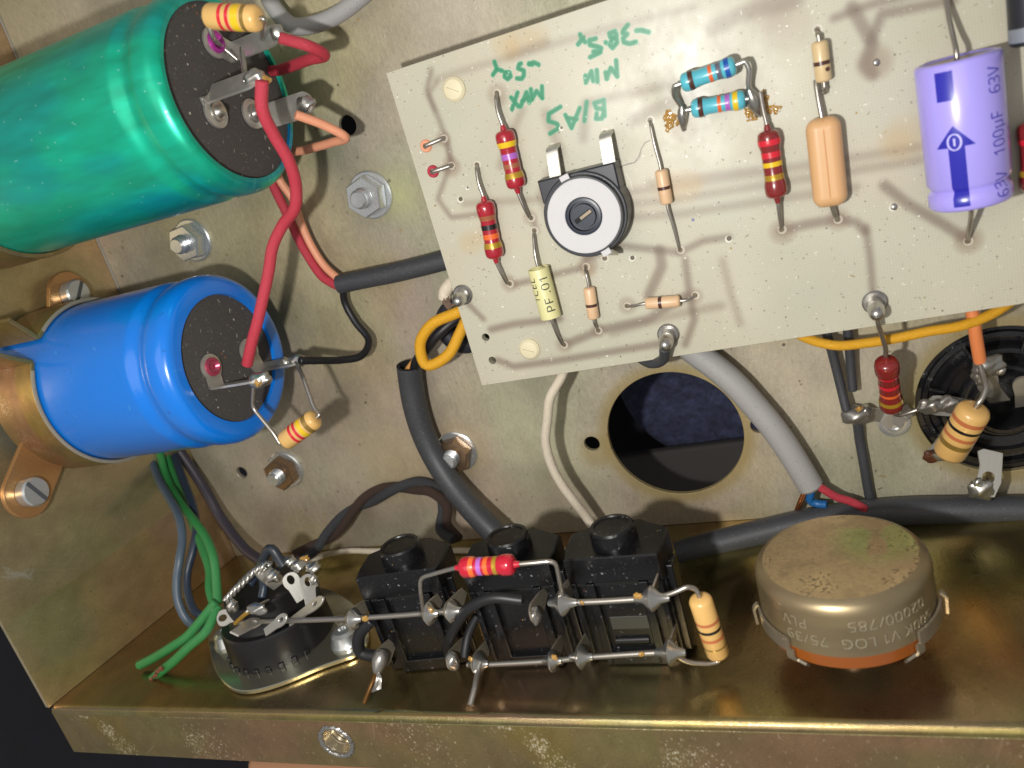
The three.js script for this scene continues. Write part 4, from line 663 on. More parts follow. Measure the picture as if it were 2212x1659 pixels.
// ---------------------------------------------------------------- grey cables
W('cable', 'grey cable bent like an elbow at the top edge', 'cable', [[565, -45, 4], [582, -5, 4], [600, 32, 4], [622, 52, 4], [655, 58, 4], [700, 48, 4], [745, 22, 4], [785, -12, 4], [815, -40, 4]], 1.65, S.grey);
{
  const t = W('cable', 'grey sheathed cable running down from the board, its end stripped', 'cable', [[1455, 720, 5], [1500, 758, 5], [1560, 805, 5], [1620, 862, 5], [1672, 925, 5], [1712, 985, 5], [1740, 1030, 5], [1751, 1050, 5]], 2.55, S.grey);
  obj('red_core', wire(path([[1752, 1040, 5.5], [1780, 1058, 6], [1808, 1074, 6], [1840, 1084, 6], [1870, 1100, 6]]), 0.8), S.red, t);
  obj('blue_core', wire(path([[1750, 1040, 5], [1752, 1062, 5], [1750, 1082, 4.5], [1765, 1088, 4.5], [1785, 1090, 5]]), 0.8), S.blueWire, t);
  for (let k = 0; k < 7; k++) obj('copper_strand', wire(path([[1741, 1042, 5 + 0.2 * k], [1734 + k * 1.4, 1062, 5], [1724 + k * 1.6, 1085, 4.5 + 0.3 * (k % 3)], [1716 + k * 1.3, 1108, 4]]), 0.2, 6), S.copper, t);
}
W('wire', 'yellow wire crossing below the lower board edge at right', 'wire', [[1690, 700, 8], [1738, 729, 9], [1780, 742, 10], [1830, 745, 10.5], [1890, 740, 10.5], [1960, 726, 10.5], [2040, 710, 10.5], [2095, 697, 10], [2150, 676, 9], [2200, 640, 8]], 0.88, S.yellow);
W('wire', 'left of two black cloth wires coming from under the board to the lug', 'wire', [[1775, 690, 5], [1793, 740, 4], [1806, 790, 3.5], [1818, 840, 3.5], [1828, 885, 4.2]], 0.86, S.sleeve);
W('wire', 'right of two black cloth wires coming from under the board to the lug', 'wire', [[1828, 690, 4], [1835, 740, 3.5], [1838, 790, 3], [1842, 842, 3]], 0.86, S.sleeve);
W('wire', 'black cloth wire running from the lug down to the thick cable', 'wire', [[1852, 905, 2.4], [1858, 950, 1.5], [1867, 1005, 1.5], [1876, 1060, 1.5], [1884, 1100, 1.5]], 0.95, S.sleeve);
W('wire', 'orange wire from under the board to the upper socket tag', 'wire', [[2098, 660, 9], [2104, 700, 9], [2111, 745, 8], [2117, 780, 7]], 1.05, S.orangeDeep);
{
  const p = H(1931, 912, 0), t = thing('solder_lug', 'silver solder lug held by an eyelet left of the black socket', 'solder lug', V(p.x, 0, p.z));
  const tip = H(1848, 893, 4), bend = H(1905, 897, 0.9);
  obj('eyelet', lathe(p, UP, V(0, 0, 1), [[0, 2.95], [0.35, 2.9], [0.45, 2.6], [0.45, 1.75], [0.95, 1.6], [1.0, 1.2], [0.8, 0.9], [0.8, 0]], 40), S.zincNut, t);
  obj('tab', ribbon([V(p.x, 0.7, p.z), bend, tip], V(0, 0, 1), 2.6, 0.5), S.tag, t);
  obj('tab', ribbon([V(p.x, 0.8, p.z), H(1952, 892, 1.5), H(1966, 886, 2.5)], V(0, 0, 1), 2.4, 0.5), S.tag, t);
  obj('solder', [blob(H(1849, 897, 3.6), 2.5, 1.9, 2.0, 0.14, 3, 2), blob(H(1868, 888, 3.6), 1.2, 1.2, 1.4, 0.2, 3, 4)], S.solderDull, t);
  obj('flux', blob(H(1856, 883, 5.4), 0.7, 0.4, 0.5, 0.3, 2, 5), S.flux, t);
}
axial('resistor', 'dark red resistor hanging from a terminal pin below the board edge', 'resistor', undefined, H(1914, 777, 11.5), H(1927, 884, 6), { r: 2.05, lr: 0.4, mat: BODY.darkRed, bands: [[0.27, 0.7, 'red'], [0.45, 0.8, 'red'], [0.62, 0.65, 'orange'], [0.78, 0.8, 'gold']], la: path([[1914, 755, 13], [1905, 725, 14.5], [1897, 700, 16], [1894, 682, 16.5]]), lb: path([[1940, 899, 4.5], [1962, 892, 4], [1985, 884, 4], [2010, 875, 4.2]]) });
// ---------------------------------------------------------------- octal valve socket
{
  const c = SOCKET, t = thing('valve_socket', 'black moulded valve socket at the right edge, with silver tags', 'socket', V(c.x, -3, c.z));
  const bake = phys(0x17171a, 0.22, 0, { clearcoat: 0.4, bumpMap: tGrain, bumpScale: 0.00005 });
  obj('body', lathe(V(c.x, 0, c.z), UP, V(0, 0, 1), [[-9, 15.6], [-1.3, 15.6], [-1.3, 13.4], [-0.6, 13.2], [-0.5, 12.4], [-1.6, 12.1], [-1.7, 11.2], [-0.2, 10.8], [0.5, 10.4], [0.5, 9.6], [-0.3, 9.2], [-0.6, 7.4], [0.2, 7.0], [0.6, 6.5], [0.6, 6.0], [1.8, 5.7], [2.3, 5.3], [2.3, 4.7], [1.4, 4.4], [-8, 4.1], [-8, 0]], 96, 0.6), bake, t);
  for (let k = 0; k < 8; k++) { const a = 0.35 + k * Math.PI / 4; obj('slot', rbox(c.x + 11.2 * Math.cos(a), 0.15, c.z + 11.2 * Math.sin(a), 2.8, 1.3, 0.5, 0.15, new THREE.Matrix4().makeRotationY(-a)), bake, t); }
  // tags with lumps of solder
  const tagm = (pts, w, wd) => obj('solder_tag', ribbon(pts, w, wd, 0.5, true), S.tag, t);
  tagm([H(2160, 865, 0.5), H(2135, 835, 4), H(2128, 795, 7)], V(1, 0, 0.2), 3.4);
  tagm([H(2095, 885, 0.5), H(2055, 878, 3.5), H(2002, 874, 5)], V(0, 0.3, 1), 3.6);
  tagm([H(2215, 875, 0.5), H(2215, 850, 4), H(2205, 815, 5)], V(1, 0, 0), 3.2);
  tagm([H(2040, 950, 0.5), H(2022, 975, 2.5), H(2012, 985, 3.5)], V(1, 0, 0.6), 2.4);
  obj('solder', [blob(H(2134, 790, 6.8), 2.6, 1.3, 1.8, 0.22, 3, 3), blob(H(2118, 812, 6), 1.5, 1.0, 1.6, 0.2, 3, 5), blob(H(2156, 800, 6.2), 1.2, 0.8, 1.0, 0.2, 3, 6), blob(H(2012, 876, 4.6), 2.0, 1.2, 1.5, 0.25, 3, 4), blob(H(2045, 874, 4.2), 2.2, 1.1, 1.5, 0.2, 3, 1), blob(H(2070, 880, 3.4), 1.4, 1, 1.2, 0.2, 3, 8)], S.solderDull, t);
  obj('flux', [blob(H(2013, 985, 3.6), 1.3, 1.0, 1.3, 0.25, 3, 4)], phys(0x54301c, 0.25, 0, { clearcoat: 0.6 }), t);
  // flat tag with a hole, bent up at the front
  const sh = shapeOf([[-1.9, -4.2], [-1.6, 1.2], [-2.4, 3.6], [-1.4, 4.2], [1.8, 4.0], [2.3, -1.4], [1.6, -4.2]]); sh.holes.push(holeAt(0.1, -0.8, 1.15));
  const P0 = H(2140, 985, 4), P1 = H(2128, 1058, 7), d = P0.clone().sub(P1).normalize(), m = frame(d, UP).setPosition(P0.clone().lerp(P1, 0.5));
  const fl = obj('flat_tag', toCreasedNormals(extrude(sh, 0.5, 0.08).applyMatrix4(m), 0.4), S.tag, t);
  obj('solder', [blob(H(2118, 1058, 7), 1.9, 1.2, 2.1, 0.22, 3, 2), blob(H(2112, 1045, 7), 1.1, 0.9, 1.2, 0.22, 3, 5), blob(H(2130, 1062, 7), 1.0, 0.9, 1.6, 0.2, 3, 7)], S.solder, fl);
}
axial('resistor', 'fat yellow tan resistor with brown and black bands across the black socket', 'resistor', undefined, H(2108, 880, 12), H(2047, 983, 9), { r: 2.75, shape: rod, lr: 0.5, neck: false, mat: BODY.tan, bands: [[0.2, 0.85, 'rust'], [0.35, 0.6, 'black'], [0.5, 0.7, 'rust'], [0.66, 1.0, 'dim']], la: path([[2121, 862, 12], [2131, 838, 11], [2122, 808, 9], [2117, 790, 8]]), lb: path([[2030, 990, 7], [2020, 984, 5]]), rad: 1.6 });
// ---------------------------------------------------------------- thick black cable and the pot
sleeve('cable_sleeve', 'thick black cable sleeve running along the wall behind the pot', [[1462, 1199, 12], [1515, 1183, 10.5], [1575, 1168, 9], [1640, 1152, 7.5], [1750, 1127, 5.5], [1850, 1112, 4.6], [1950, 1104, 4.4], [2080, 1102, 4.4], [2212, 1101, 4.4], [2290, 1100, 4.4]], 2.75, true, false);
{
  const c = V(30.5, 41.4, 0), zb = 3.8, r = 12.75, t = thing('potentiometer', 'round metal potentiometer with stamped lettering on its side', 'potentiometer', V(c.x, c.y, Z_WALL));
  const lettering = (bg, fg, alpha, noisy) => canvasTex(2048, 512, (g, w, h) => {
    g.fillStyle = bg; g.fillRect(0, 0, w, h);
    if (noisy) { for (let i = 0; i < 90; i++) { const x = rnd() * w, y = rnd() * h, q = 40 + rnd() * 160, gr = g.createRadialGradient(x, y, 0, x, y, q), cc = ['150,132,92', '132,122,98', '120,110,84', '146,120,92'][i % 4]; gr.addColorStop(0, `rgba(${cc},0.25)`); gr.addColorStop(1, `rgba(${cc},0)`); g.fillStyle = gr; g.fillRect(x - q, y - q, 2 * q, 2 * q); } dust(g, w, h, 5200, ['#5d5340', '#aa9c7a', '#453d30', '#c0b290'], 0.5, 2.0, 0.1, 0.4); }
    g.fillStyle = fg; g.strokeStyle = fg; g.globalAlpha = alpha;
    for (const [s, deg, y] of [['02000/785', 29, 170], ['PLV', -33, 180], ['500K', 50, 335], ['V1', 27, 335], ['LOG', 7, 335], ['75/39', -26, 325]]) { g.save(); g.translate(w * (0.5 + deg / 360), y); g.rotate(Math.PI); g.font = '132px sans-serif'; g.scale(0.5, 1); g.textAlign = 'center'; g.fillText(s, 0, 0); g.restore(); }
    g.globalAlpha = 1;
  }, bg !== '#000', THREE.RepeatWrapping);
  const cover = phys(0xffffff, 0.6, 0.75, { map: lettering('#a08f70', '#ddd2b6', 0.75, true), roughnessMap: tRough, bumpMap: lettering('#000', '#fff', 1, false), bumpScale: 0.00022 });
  obj('cover', lathe(V(c.x, c.y, zb + 8.9), V(0, 0, -1), UP, [[0, r + 0.1], [6.7, r], [7.6, r - 0.15], [8.4, r - 0.7], [8.85, r - 1.5]], 96, 0.7), cover, t);
  const tBack = dataTex(700, 700, (u, v) => { const a = fbm(u * 5, v * 5, 61, 4), b = fbm(u * 70, v * 90, 66, 3), y = sstep(0.42, 0.62, fbm(u * 7 + 4, v * 7, 81, 4) + 0.12) * sstep(0.36, 0.12, Math.hypot(u - 0.74, v - 0.34)); let q = [0.74 - 0.04 * y, 0.64 + 0.07 * y, 0.48 - 0.02 * y]; const k = 0.78 + 0.36 * a + 0.2 * (b - 0.5), d = sstep(0.56, 0.68, b) * 0.7 * sstep(0.38, 0.55, a); q = q.map((e) => e * k * (1 - d * 0.6)); return q; });
  const bg = lathe(V(c.x, c.y, zb + 0.05), V(0, 0, -1), UP, [[0, r - 1.5], [0.1, r - 2.1], [0.1, 0]], 72), p = bg.attributes.position, uv = bg.attributes.uv;
  for (let i = 0; i < p.count; i++) uv.setXY(i, 0.5 + (p.getX(i) - c.x) / 26, 0.5 + (p.getY(i) - c.y) / 26);
  obj('back', bg, phys(0xffffff, 0.62, 0.6, { map: tBack, roughnessMap: tRough }), t);
  obj('base', lathe(V(c.x, c.y, zb + 11.1), V(0, 0, -1), UP, [[0, 5], [0, r - 0.2], [0.2, r], [2.2, r + 0.1]], 80), phys(0x8a4813, 0.3, 0, { clearcoat: 0.4 }), t);
  obj('bush', cyl(V(c.x, c.y, zb + 10), V(c.x, c.y, Z_WALL), 4.6, 4.6, 40), phys(0x4a4248, 0.35, 0.7), t);
  for (const [deg, w] of [[-60, 42], [66, 42]]) {          // folded clips that grip the cover
    const a0 = (deg - w / 2) * Math.PI / 180, a1 = (deg + w / 2) * Math.PI / 180, s = Math.sign(deg), pt = (a, R, z) => V(c.x + R * Math.sin(a), c.y + R * Math.cos(a), z);
    const band = []; for (let k = 0; k <= 14; k++) band.push(pt(lerp(a0, a1, k / 14), r + 0.45, zb + 8.6));
    const clip = obj('clip', ribbon(band, V(0, 0, 1), 2.4, 0.4), S.clip, t), e = s > 0 ? a0 : a1;
    obj('clip_foot', ribbon([pt(e, r + 0.45, zb + 9.3), pt(e, r + 0.5, zb + 11.1), pt(e, r - 0.3, zb + 11.7), pt(e - s * 0.16, r - 0.4, zb + 12)], V(Math.cos(e), -Math.sin(e), 0), 1.3, 0.4), S.clip, clip);
    const m = deg * Math.PI / 180 + s * 0.28;
    obj('lug', ribbon([pt(m, r + 0.5, zb + 6.2), pt(m + s * 0.01, r + 1.3, zb + 7), pt(m + s * 0.02, r + 1.2, zb + 10)], V(Math.cos(m), -Math.sin(m), 0), 0.8, 0.4), S.clip, clip);
  }
}
// ---------------------------------------------------------------- jack sockets
const ROW_A = 4.6, ROW_B = 14.8, Y_TOP = 45;
function jack(cx, yTop, label, roll, tags, window) {
  const t = thing('jack_socket', label, 'jack socket', V(cx, yTop - 7, Z_WALL), 'black jack sockets on the front wall'), w = 8.6, y0 = yTop - 11.6;
  const B = phys(0xffffff, 0.3, 0, { map: tBlack }), pivot = V(cx, yTop - 5.2, 0);
  const M4 = new THREE.Matrix4().makeTranslation(pivot.x, pivot.y, 0).multiply(new THREE.Matrix4().makeRotationZ(-roll)).multiply(new THREE.Matrix4().makeTranslation(0, -pivot.y, 0)), m = (g) => g.applyMatrix4(M4);
  const face = shapeOf([[-w, yTop - 3.2], [-w + 0.6, yTop], [w - 0.6, yTop], [w, yTop - 3.2], [w, y0 + 3.4], [w - 5.2, y0], [-w + 5.2, y0], [-w, y0 + 3.4]]);
  const head = toCreasedNormals(extrude(face, 5.0, 0.25, 8).translate(0, 0, -0.3), 0.4);
  const low = toCreasedNormals(extrude(shapeOf([[-w + 0.4, yTop - 1.0], [w - 0.4, yTop - 1.0], [w - 0.4, y0 + 2.5], [w - 4.0, y0 + 0.4], [-w + 4.0, y0 + 0.4], [-w + 0.4, y0 + 2.5]]), 17, 0.2, 8).translate(0, 0, 4.4), 0.4);
  const body = obj('body', boxUV(m(mergeGeometries([head, low].map(flat))), 26), B, t);
  for (const [x, z, sx, sz] of [[-4.6, 13, 1.5, 16.6], [4.6, 13, 1.5, 16.6], [0, 20, 9, 2.4], [-7.4, 12, 0.9, 15], [7.4, 12, 0.9, 15]]) obj('rib', boxUV(m(rbox(x, yTop - 0.55, z, sx, 1.5, sz, 0.15)), 26), B, body);
  for (const sx of [-1, 1]) obj('side_flange', boxUV(m(rbox(sx * (w + 0.1), yTop - 4.2, 12, 1.4, 3.6, 17, 0.3)), 26), B, body);
  obj('gap', m(rbox(0, yTop - 0.75, 5.0, 14.5, 0.6, 0.9, 0.1)), S.hollow, body);
  if (window) { obj('window', m(rbox(0.2, yTop - 0.98, 13.4, 6.6, 0.3, 2.6, 0.1)), phys(0x3a3934, 0.4, 0, { map: tSpeck }), body); obj('roller', m(cyl(V(-2.9, yTop - 1.0, 17.0), V(2.9, yTop - 1.0, 17.0), 0.8)), B, body); }
  const bp = V(0, yTop - 5.2, -0.3).applyMatrix4(M4);
  obj('boss', boxUV(lathe(bp, V(0, 0, -1), UP, [[-0.3, 4.05], [2.6, 3.85], [2.95, 3.6], [3.0, 3.0], [2.75, 2.9], [2.75, 0]], 48), 26), B, t);
  for (const [px, py, tw] of tags) {
    const q = H(px, py, 50), base = yTop - 1.5, L = 50 - base;
    const sh = new THREE.Shape(); sh.moveTo(-0.7, 0); sh.lineTo(0.7, 0); sh.quadraticCurveTo(1.5, L * 0.55, 1.75, L * 0.95); sh.quadraticCurveTo(1.7, L + 1.9, 0, L + 2.2); sh.quadraticCurveTo(-1.7, L + 1.9, -1.75, L * 0.95); sh.quadraticCurveTo(-1.5, L * 0.55, -0.7, 0); sh.closePath();
    obj('contact_tag', toCreasedNormals(extrude(sh, 0.36, 0.06, 8), 0.4).translate(0, 0, -0.18).rotateY(Math.PI / 2 + tw).translate(q.x, base, q.z), S.clip, t);
  }
  return t;
}
jack(-45.3, 46.2, 'left of the three black jack sockets, beside the round connector', 0.12, [[765, 1337, 0.4], [928, 1325, 0.3], [826, 1420, 0.5], [978, 1425, 0.2]]);
jack(-23.5, 45.6, 'middle black jack socket, behind the bright red resistor', 0.07, [[976, 1320, 0.5], [1157, 1322, 0.3], [1032, 1434, 0.3], [1195, 1427, 0.1]]);
jack(-4.4, 45.0, 'right of the three black jack sockets, nearest the pot', 0.01, [[1215, 1302, 0.3], [1410, 1291, -0.2], [1255, 1419, 0.2], [1448, 1409, -0.1]], true);
// solder spindles and bus wires
const HT = 50;
const spin = (px, py, h, s, L) => { const p = H(px, py, h); return lathe(p.clone().add(V(-L / 2, 0, 0)), V(1, 0.02, 0), UP, [[0, 0.5], [L * 0.25, s * 0.45], [L * 0.42, s * 0.95], [L * 0.5, s * 1.1], [L * 0.58, s * 0.95], [L * 0.75, s * 0.45], [L, 0.5]], 24, 0.9); };
function bus(label, pts, spins, extra = []) {
  const q = path(pts), t = thing('bus_wire', label, 'wire', q[0], 'tinned bus wires on the jacks');
  obj('wire', lead(q, 0.52, 1), S.lead, t);
  for (const [x, y, s, L] of spins) obj('solder', spin(x, y, HT + 0.2, s * 1.18, L * 1.1), S.solder, t);
  for (const [x, y, r] of extra) obj('flux', blob(H(x, y, HT + 0.6), r, r * 0.7, r, 0.3, 2, x), S.flux, t);
  return t;
}
bus('long tinned bus wire from the round connector to the left jack', [[508, 1346, 47], [560, 1343, 48], [660, 1340, 49], [765, 1336, HT], [880, 1328, HT], [975, 1320, HT]], [[764, 1337, 1.55, 3.4], [928, 1325, 1.6, 3.4], [976, 1320, 1.55, 4.2]], [[788, 1336, 0.6], [930, 1318, 0.6]]);
bus('upper tinned bus wire on the right jack', [[1204, 1303, HT], [1300, 1299, HT], [1414, 1292, HT]], [[1216, 1302, 1.7, 4.6], [1408, 1292, 1.6, 5.2]], [[1378, 1288, 0.6], [1257, 1302, 0.35]]);
bus('lower tinned bus wire joining the middle and right jacks', [[1010, 1436, HT], [1040, 1436, HT], [1120, 1432, HT], [1200, 1427, HT], [1260, 1420, HT], [1350, 1414, HT], [1450, 1408, HT]], [[1034, 1434, 1.75, 3.6], [1193, 1427, 1.5, 3.2], [1256, 1419, 1.6, 3.8], [1448, 1409, 1.7, 4.6]], [[1018, 1425, 0.6], [1196, 1420, 0.55], [1385, 1413, 0.45]]);
{
  const t = thing('bus_wire', 'short tinned wire leading down from the lower bus to the flange', 'wire', H(1034, 1440, HT)); obj('wire', lead(path([[1036, 1430, HT + 0.6], [1032, 1452, 52], [1026, 1485, 55], [1016, 1522, 57.5]]), 0.55), S.lead, t);
  const d = thing('solder_joint', 'dark solder blob on the loose lower tag of the left jack', 'solder', H(977, 1425, HT)); obj('joint', blob(H(978, 1428, HT + 0.5), 1.1, 1.5, 1.9, 0.12, 3, 2), S.solderDull, d);
  const e = thing('solder_joint', 'dull solder blob on the upper right tag of the middle jack', 'solder', H(1157, 1325, HT)); obj('joint', blob(H(1157, 1330, HT + 0.5), 0.95, 1.4, 1.7, 0.12, 3, 4), S.solderDull, e);
  const b = thing('braid_end', 'frayed tinned braid end hanging below the left jack', 'wire', H(820, 1430, HT));
  obj('joint', lathe(H(826, 1402, HT), H(812, 1462, 53).sub(H(826, 1402, HT)), UP, [[0, 0.5], [0.6, 1.3], [2.2, 1.5], [3.6, 1.1], [4.6, 0.6], [4.9, 0]], 24, 0.9), S.solderDull, b);
  for (let k = 0; k < 9; k++) obj('strand', wire(path([[815, 1450, 52.5], [812 + k * 2 - 4, 1464, 53.5], [808 + k * 2.6 - 6, 1476 + (k * 7) % 9, 54.2], [806 + k * 2.6 - 4, 1484 + (k * 11) % 12, 54.6]]), 0.18, 5), S.solder, b);
  obj('tail', wire(path([[812, 1455, 52.8], [806, 1470, 54], [797, 1492, 55.5], [786, 1520, 57.5]]), 0.45), phys(0x6b4a22, 0.35, 0.6), b);
}
axial('resistor', 'bright red resistor bridging the jacks, with orange, violet and gold bands', 'resistor', undefined, H(995, 1226, 54), H(1112, 1219, 54), { r: 1.72, mat: BODY.brightRed, bands: [[0.25, 0.75, 'orange'], [0.39, 0.8, 'violet'], [0.515, 0.75, 'orange'], [0.68, 0.75, 'gold']], lr: 0.38, la: path([[960, 1233, 53.5], [908, 1248, 52.5], [908, 1275, 52], [914, 1318, HT]]), lb: path([[1150, 1216, 53.8], [1200, 1211, 53.2], [1208, 1250, 52], [1217, 1296, HT]]), rad: 1.6 });
axial('resistor', 'tan resistor standing upright between the right jack and the pot', 'resistor', undefined, H(1511, 1290, 49), H(1552, 1416, 48), { r: 1.85, shape: rod, mat: BODY.tan, neck: false, lr: 0.4, bands: [[0.36, 0.55, 'rust'], [0.49, 0.55, 'black'], [0.63, 0.6, 'rust'], [0.78, 0.3, 'dim']], la: path([[1502, 1272, 49], [1485, 1267, 49.5], [1455, 1281, HT], [1410, 1293, HT]]), lb: path([[1550, 1430, 48], [1530, 1434, 48.5], [1485, 1432, 49.5], [1450, 1410, HT]]), rad: 1.6 });
W('wire', 'thick black jumper wire arching over the middle jack', 'wire', [[966, 1402, 47.5], [972, 1378, 49], [988, 1345, 50.5], [1012, 1316, 51.5], [1045, 1298, 51.5], [1085, 1291, 51.5], [1128, 1297, 51]], 0.95, S.blackWire);
W('wire', 'short black wire between the lower tags of the left and middle jacks', 'wire', [[1030, 1330, 46], [1012, 1370, 47.5], [1005, 1405, 49], [1004, 1418, 49.5]], 0.8, S.blackWire);
W('wire', 'black wire hooking round beside the left jack down to the frayed braid', 'wire', [[802, 1340, 49.5], [788, 1352, 50], [776, 1375, 50], [774, 1398, 50], [785, 1412, 50], [805, 1415, 50], [822, 1418, 50]], 1.15, S.blackWire);
W('wire', 'cream wire stretched along the fold behind the jacks', 'wire', [[655, 1222, 9], [685, 1203, 7], [720, 1194, 6], [800, 1190, 5.5], [900, 1190, 5.5], [1000, 1190, 6], [1100, 1190, 6.5], [1215, 1189, 7], [1330, 1184, 7.5]], 0.72, S.cream);
// ---------------------------------------------------------------- round connector at the left end of the front wall
{
  const c = V(-85.2, 37.0, 0), t = thing('round_connector', 'black round connector with solder tags on an oval plate, left of the jacks', 'connector', V(c.x, c.y, Z_WALL));
  const steel = phys(0xb6b4a0, 0.3, 0.9, { roughnessMap: tRough }), body = phys(0x777272, 0.36, 0, { map: tile(tBlackFine, 1, 1) });
  const q = [[450, 1352], [452, 1400], [466, 1450], [492, 1482], [520, 1493], [552, 1491], [605, 1476], [690, 1441], [772, 1410], [792, 1390], [792, 1345], [770, 1310], [700, 1270], [600, 1262], [500, 1290], [462, 1322]].map(([x, y]) => at(x, y, 2, Z_WALL - 1.1));
  const sh = new THREE.Shape(); const cr = new THREE.CatmullRomCurve3(q, true, 'centripetal').getPoints(90); cr.forEach((p, i) => (i ? sh.lineTo(p.x, p.y) : sh.moveTo(p.x, p.y)));
  obj('plate', toCreasedNormals(extrude(sh, 1.0, 0.2).translate(0, 0, Z_WALL - 1.2), 0.4), steel, t);
  obj('housing', boxUV(lathe(V(c.x, c.y, Z_WALL - 1), V(0, 0, -1), UP, [[0, 11.6], [5.4, 11.2], [7.0, 11.0], [7.4, 10.6], [7.4, 9.2], [8.4, 8.9], [12.8, 8.3], [13.2, 7.9], [13.2, 0]], 64, 0.5), 14), body, t);
  for (let k = 0; k < 9; k++) { const a = -0.85 + k * 0.24; const R = 11.5; obj('tooth', rbox(c.x + R * Math.sin(a), c.y + R * Math.cos(a), Z_WALL - 1.7, 1.3, 0.9, 1.3, 0.3, new THREE.Matrix4().makeRotationZ(-a)), body, t); }
  for (const [x, y] of [[490, 1372], [744, 1372]]) { const p = at(x, y, 2, Z_WALL - 3); p.z = Z_WALL - 1.2; obj('rivet', lathe(p, V(0, 0, -1), UP, [[0, 3.4], [0.5, 3.4], [0.9, 3.1], [2.6, 2.7], [3.2, 2.0], [3.4, 0.9], [2.8, 0.7], [2.7, 0]], 36), phys(0xc3c6c6, 0.3, 0.85), t); }
  const tagP = (pts, w, wd, hole) => {
    const P = pts.map(([x, y, z]) => at(x, y, 2, z)), a = P[0], b = P.at(-1), d = b.clone().sub(a), L = d.length(), s = new THREE.Shape();
    s.moveTo(-wd * 0.34, 0); s.lineTo(wd * 0.34, 0); s.lineTo(wd * 0.4, L * 0.5); s.quadraticCurveTo(wd * 0.6, L * 0.72, wd * 0.42, L * 0.9); s.quadraticCurveTo(0, L * 1.1, -wd * 0.42, L * 0.9); s.quadraticCurveTo(-wd * 0.6, L * 0.72, -wd * 0.4, L * 0.5); s.closePath();
    if (hole) s.holes.push(new THREE.Path().absellipse(0, L * 0.76, wd * 0.2, wd * 0.28, 0, Math.PI * 2, true));
    return obj('solder_tag', toCreasedNormals(extrude(s, 0.45, 0.07, 12).applyMatrix4(frame(d, w).setPosition(a)), 0.4), S.tag, t);
  };
  const toCam = V(...CAM.C).sub(V(c.x, c.y, 8)).normalize();
  tagP([[652, 1296, 8], [620, 1238, 2]], toCam, 3.4, true);
  tagP([[672, 1312, 8], [662, 1240, 2.5]], toCam.clone().add(V(0.3, 0, 0)), 3.2, true);
  tagP([[628, 1345, 9], [702, 1292, 4]], V(-0.3, 0.8, -0.9), 2.3, true);
  tagP([[560, 1340, 8], [505, 1372, 5]].reverse(), V(0.3, 0.9, -0.6), 2.8, true);
  tagP([[575, 1366, 8], [622, 1330, 5]], V(-0.2, 0.9, -0.6), 2.2, true);
  tagP([[525, 1326, 9], [470, 1338, 9]], V(0.2, 0.7, -0.6), 3.4, true);
  tagP([[582, 1300, 8], [538, 1320, 4]].reverse(), V(0.1, 0.8, -0.7), 1.9, false);
  obj('solder_tag', ribbon([at(605, 1262, 2, 6), at(582, 1246, 2, 3), at(562, 1228, 2, 1)], V(-0.5, 0.6, -0.4), 3.4, 0.6), S.tag, t);
  for (const [x, y, z, rx, ry] of [[646, 1222, 1.5, 1.9, 1.5], [626, 1212, 1.5, 1.3, 1.2], [592, 1246, 2.5, 1.5, 1.4], [676, 1226, 2, 1.5, 1.3], [598, 1204, 1, 1.1, 1.0], [555, 1316, 4, 2.0, 1.1], [504, 1310, 4, 1.0, 1.2], [680, 1255, 3, 0.9, 0.9], [570, 1222, 1, 1.7, 1.4]]) obj('solder', blob(at(x, y, 2, z), rx, ry, 1.2, 0.22, 3, x), S.solder, t);
  obj('flux', blob(at(657, 1208, 2, 0.8), 0.9, 0.9, 0.7, 0.3, 2, 3), S.flux, t);
  obj('link_wire', lead([at(508, 1347, 2, 7), at(530, 1326, 2, 5), at(556, 1312, 2, 4)], 0.45), phys(0xb08a3a, 0.35, 0.6), t);
  const tw = [at(488, 1298, 2, 4), at(515, 1268, 2, 2), at(545, 1238, 2, 1), at(575, 1222, 2, 0.5)];
  for (let k = 0; k < 3; k++) obj('twisted_strand', twist(tw, 0.42, 0.48, 3.2, k * 2.09), S.solder, t);
  obj('loop_wire', wire([at(562, 1222, 2, 2), at(572, 1198, 2, -1), at(592, 1182, 2, -2), at(612, 1188, 2, -1), at(612, 1222, 2, 2)], 1.0), phys(0x2a3038, 0.4), t);
  obj('loop_wire', wire([at(540, 1262, 2, 5), at(556, 1240, 2, 4), at(570, 1262, 2, 5), at(566, 1290, 2, 7)], 0.9), S.navy, t);
}
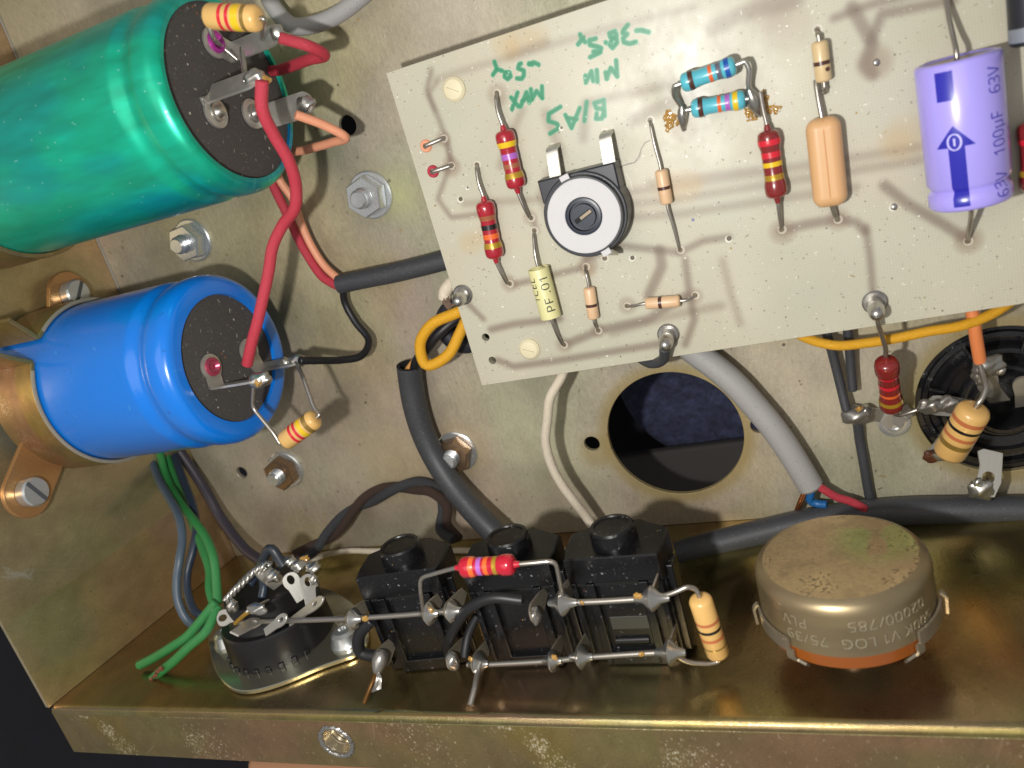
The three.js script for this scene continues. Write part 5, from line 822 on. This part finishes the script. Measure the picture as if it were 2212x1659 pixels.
// ---------------------------------------------------------------- wires in the lower left corner
for (const [label, pts, r, m] of [
  ['brighter green wire rising from below the blue capacitor to the connector', [[345, 975, 8], [358, 1030, 12], [385, 1080, 18], [420, 1125, 24], [447, 1165, 28], [463, 1215, 32], [468, 1255, 34], [462, 1285, 36], [470, 1302, 37]], 1.0, S.green],
  ['second green wire behind the brighter green one', [[360, 985, 6], [385, 1060, 12], [410, 1110, 18], [430, 1165, 24], [448, 1215, 28], [455, 1260, 32], [448, 1290, 35], [462, 1306, 36]], 1.0, S.green],
  ['upper cut off green wire end in the lower left corner', [[466, 1300, 38], [445, 1328, 40], [418, 1362, 42], [385, 1390, 44], [345, 1413, 45], [301, 1437, 46]], 1.05, S.green],
  ['lower cut off green wire end with brown crust in the corner', [[470, 1310, 38], [456, 1348, 41], [440, 1370, 43], [405, 1400, 45], [360, 1440, 47], [316, 1480, 48]], 1.05, S.green],
  ['left slate blue wire bending down beside the green wires', [[322, 975, 8], [340, 1030, 14], [365, 1075, 20], [388, 1125, 26], [392, 1175, 30], [384, 1230, 34], [382, 1280, 36], [394, 1325, 38], [418, 1352, 38], [445, 1360, 36]], 1.0, S.slate],
  ['right dark blue wire bending down beside the green wires', [[378, 985, 6], [398, 1045, 12], [415, 1090, 17], [424, 1130, 21], [420, 1175, 25], [408, 1220, 28], [404, 1265, 31], [415, 1310, 34], [440, 1332, 35], [470, 1335, 34]], 1.0, S.navy],
  ['dark plum cable from below the blue capacitor to the connector', [[388, 975, 4], [418, 1020, 4.5], [450, 1070, 6], [478, 1120, 8], [510, 1165, 11], [545, 1200, 14], [585, 1225, 17]], 1.35, S.plum],
]) W('wire', label, 'wire', pts, r, m);
{
  const t = thing('wire_crust', 'brown crust at the end of the lower green wire', 'crust', H(312, 1484, 48)), g = [];
  for (let k = 0; k < 22; k++) g.push(blob(H(306 + k * 2.2 + (rnd() - 0.5) * 6, 1488 - k * 2.2 + (rnd() - 0.5) * 7, 48.2 + rnd() * 0.8), 0.2 + 0.4 * rnd(), 0.2 + 0.3 * rnd(), 0.2 + 0.4 * rnd(), 0.4, 1, k));
  obj('crumbs', g, phys(0x7a4a34, 0.8), t).userData.kind = 'stuff';
  const tw = path([[640, 1205, 14], [690, 1175, 10], [735, 1130, 6], [785, 1085, 4], [830, 1062, 3.5], [885, 1050, 3.5], [930, 1054, 3.5], [955, 1075, 4], [962, 1105, 5], [958, 1140, 7], [985, 1165, 9]]);
  const t2 = thing('twisted_cable', 'brown and black twisted cloth cable curving over the floor to the left jack', 'cable', tw[0]);
  obj('strand', twist(tw, 1.2, 0.95, 2.3, 0), phys(0xffffff, 0.8, 0, { map: tile(tBlackFine, 2, 2), bumpMap: tGrain, bumpScale: 0.0002 }), t2);
  obj('strand', twist(tw, 1.2, 0.95, 2.3, Math.PI), phys(0x4e3b32, 0.85, 0, { map: tile(tSpeck, 3, 1), bumpMap: tGrain, bumpScale: 0.0004 }), t2);
}
// ---------------------------------------------------------------- parts cut off by the right border
axial('resistor', 'red resistor cut off by the right edge of the photo', 'resistor', GB, H(2226, 262, hb(2)), H(2232, 412, hb(2)), { r: 1.9, mat: BODY.darkRed, bands: [[0.27, 0.8, 'red'], [0.72, 0.8, 'gold']], la: path([[2224, 215, hb(1)], [2224, 205, HB - 0.5]]), lb: path([[2236, 455, hb(1)], [2236, 465, HB - 0.5]]) });
{
  const A = H(2236, 92, HB + 5.2), B = H(2228, -60, HB + 5.2), t = thing('dark_capacitor', 'dark grey can component cut off by the upper right corner', 'capacitor', A);
  obj('body', lathe(A, B.clone().sub(A), UP, [[0, 0], [0, 2.6], [0.3, 3.0], [1.2, 3.1], [11, 3.1]], 40), phys(0x2b2d33, 0.4, 0.2), t);
  obj('stripe', lathe(A, B.clone().sub(A), UP, [[0.6, 3.12], [2.4, 3.14]], 40), phys(0x878c96, 0.45, 0.2), t);
}

renderer.render(scene, camera);
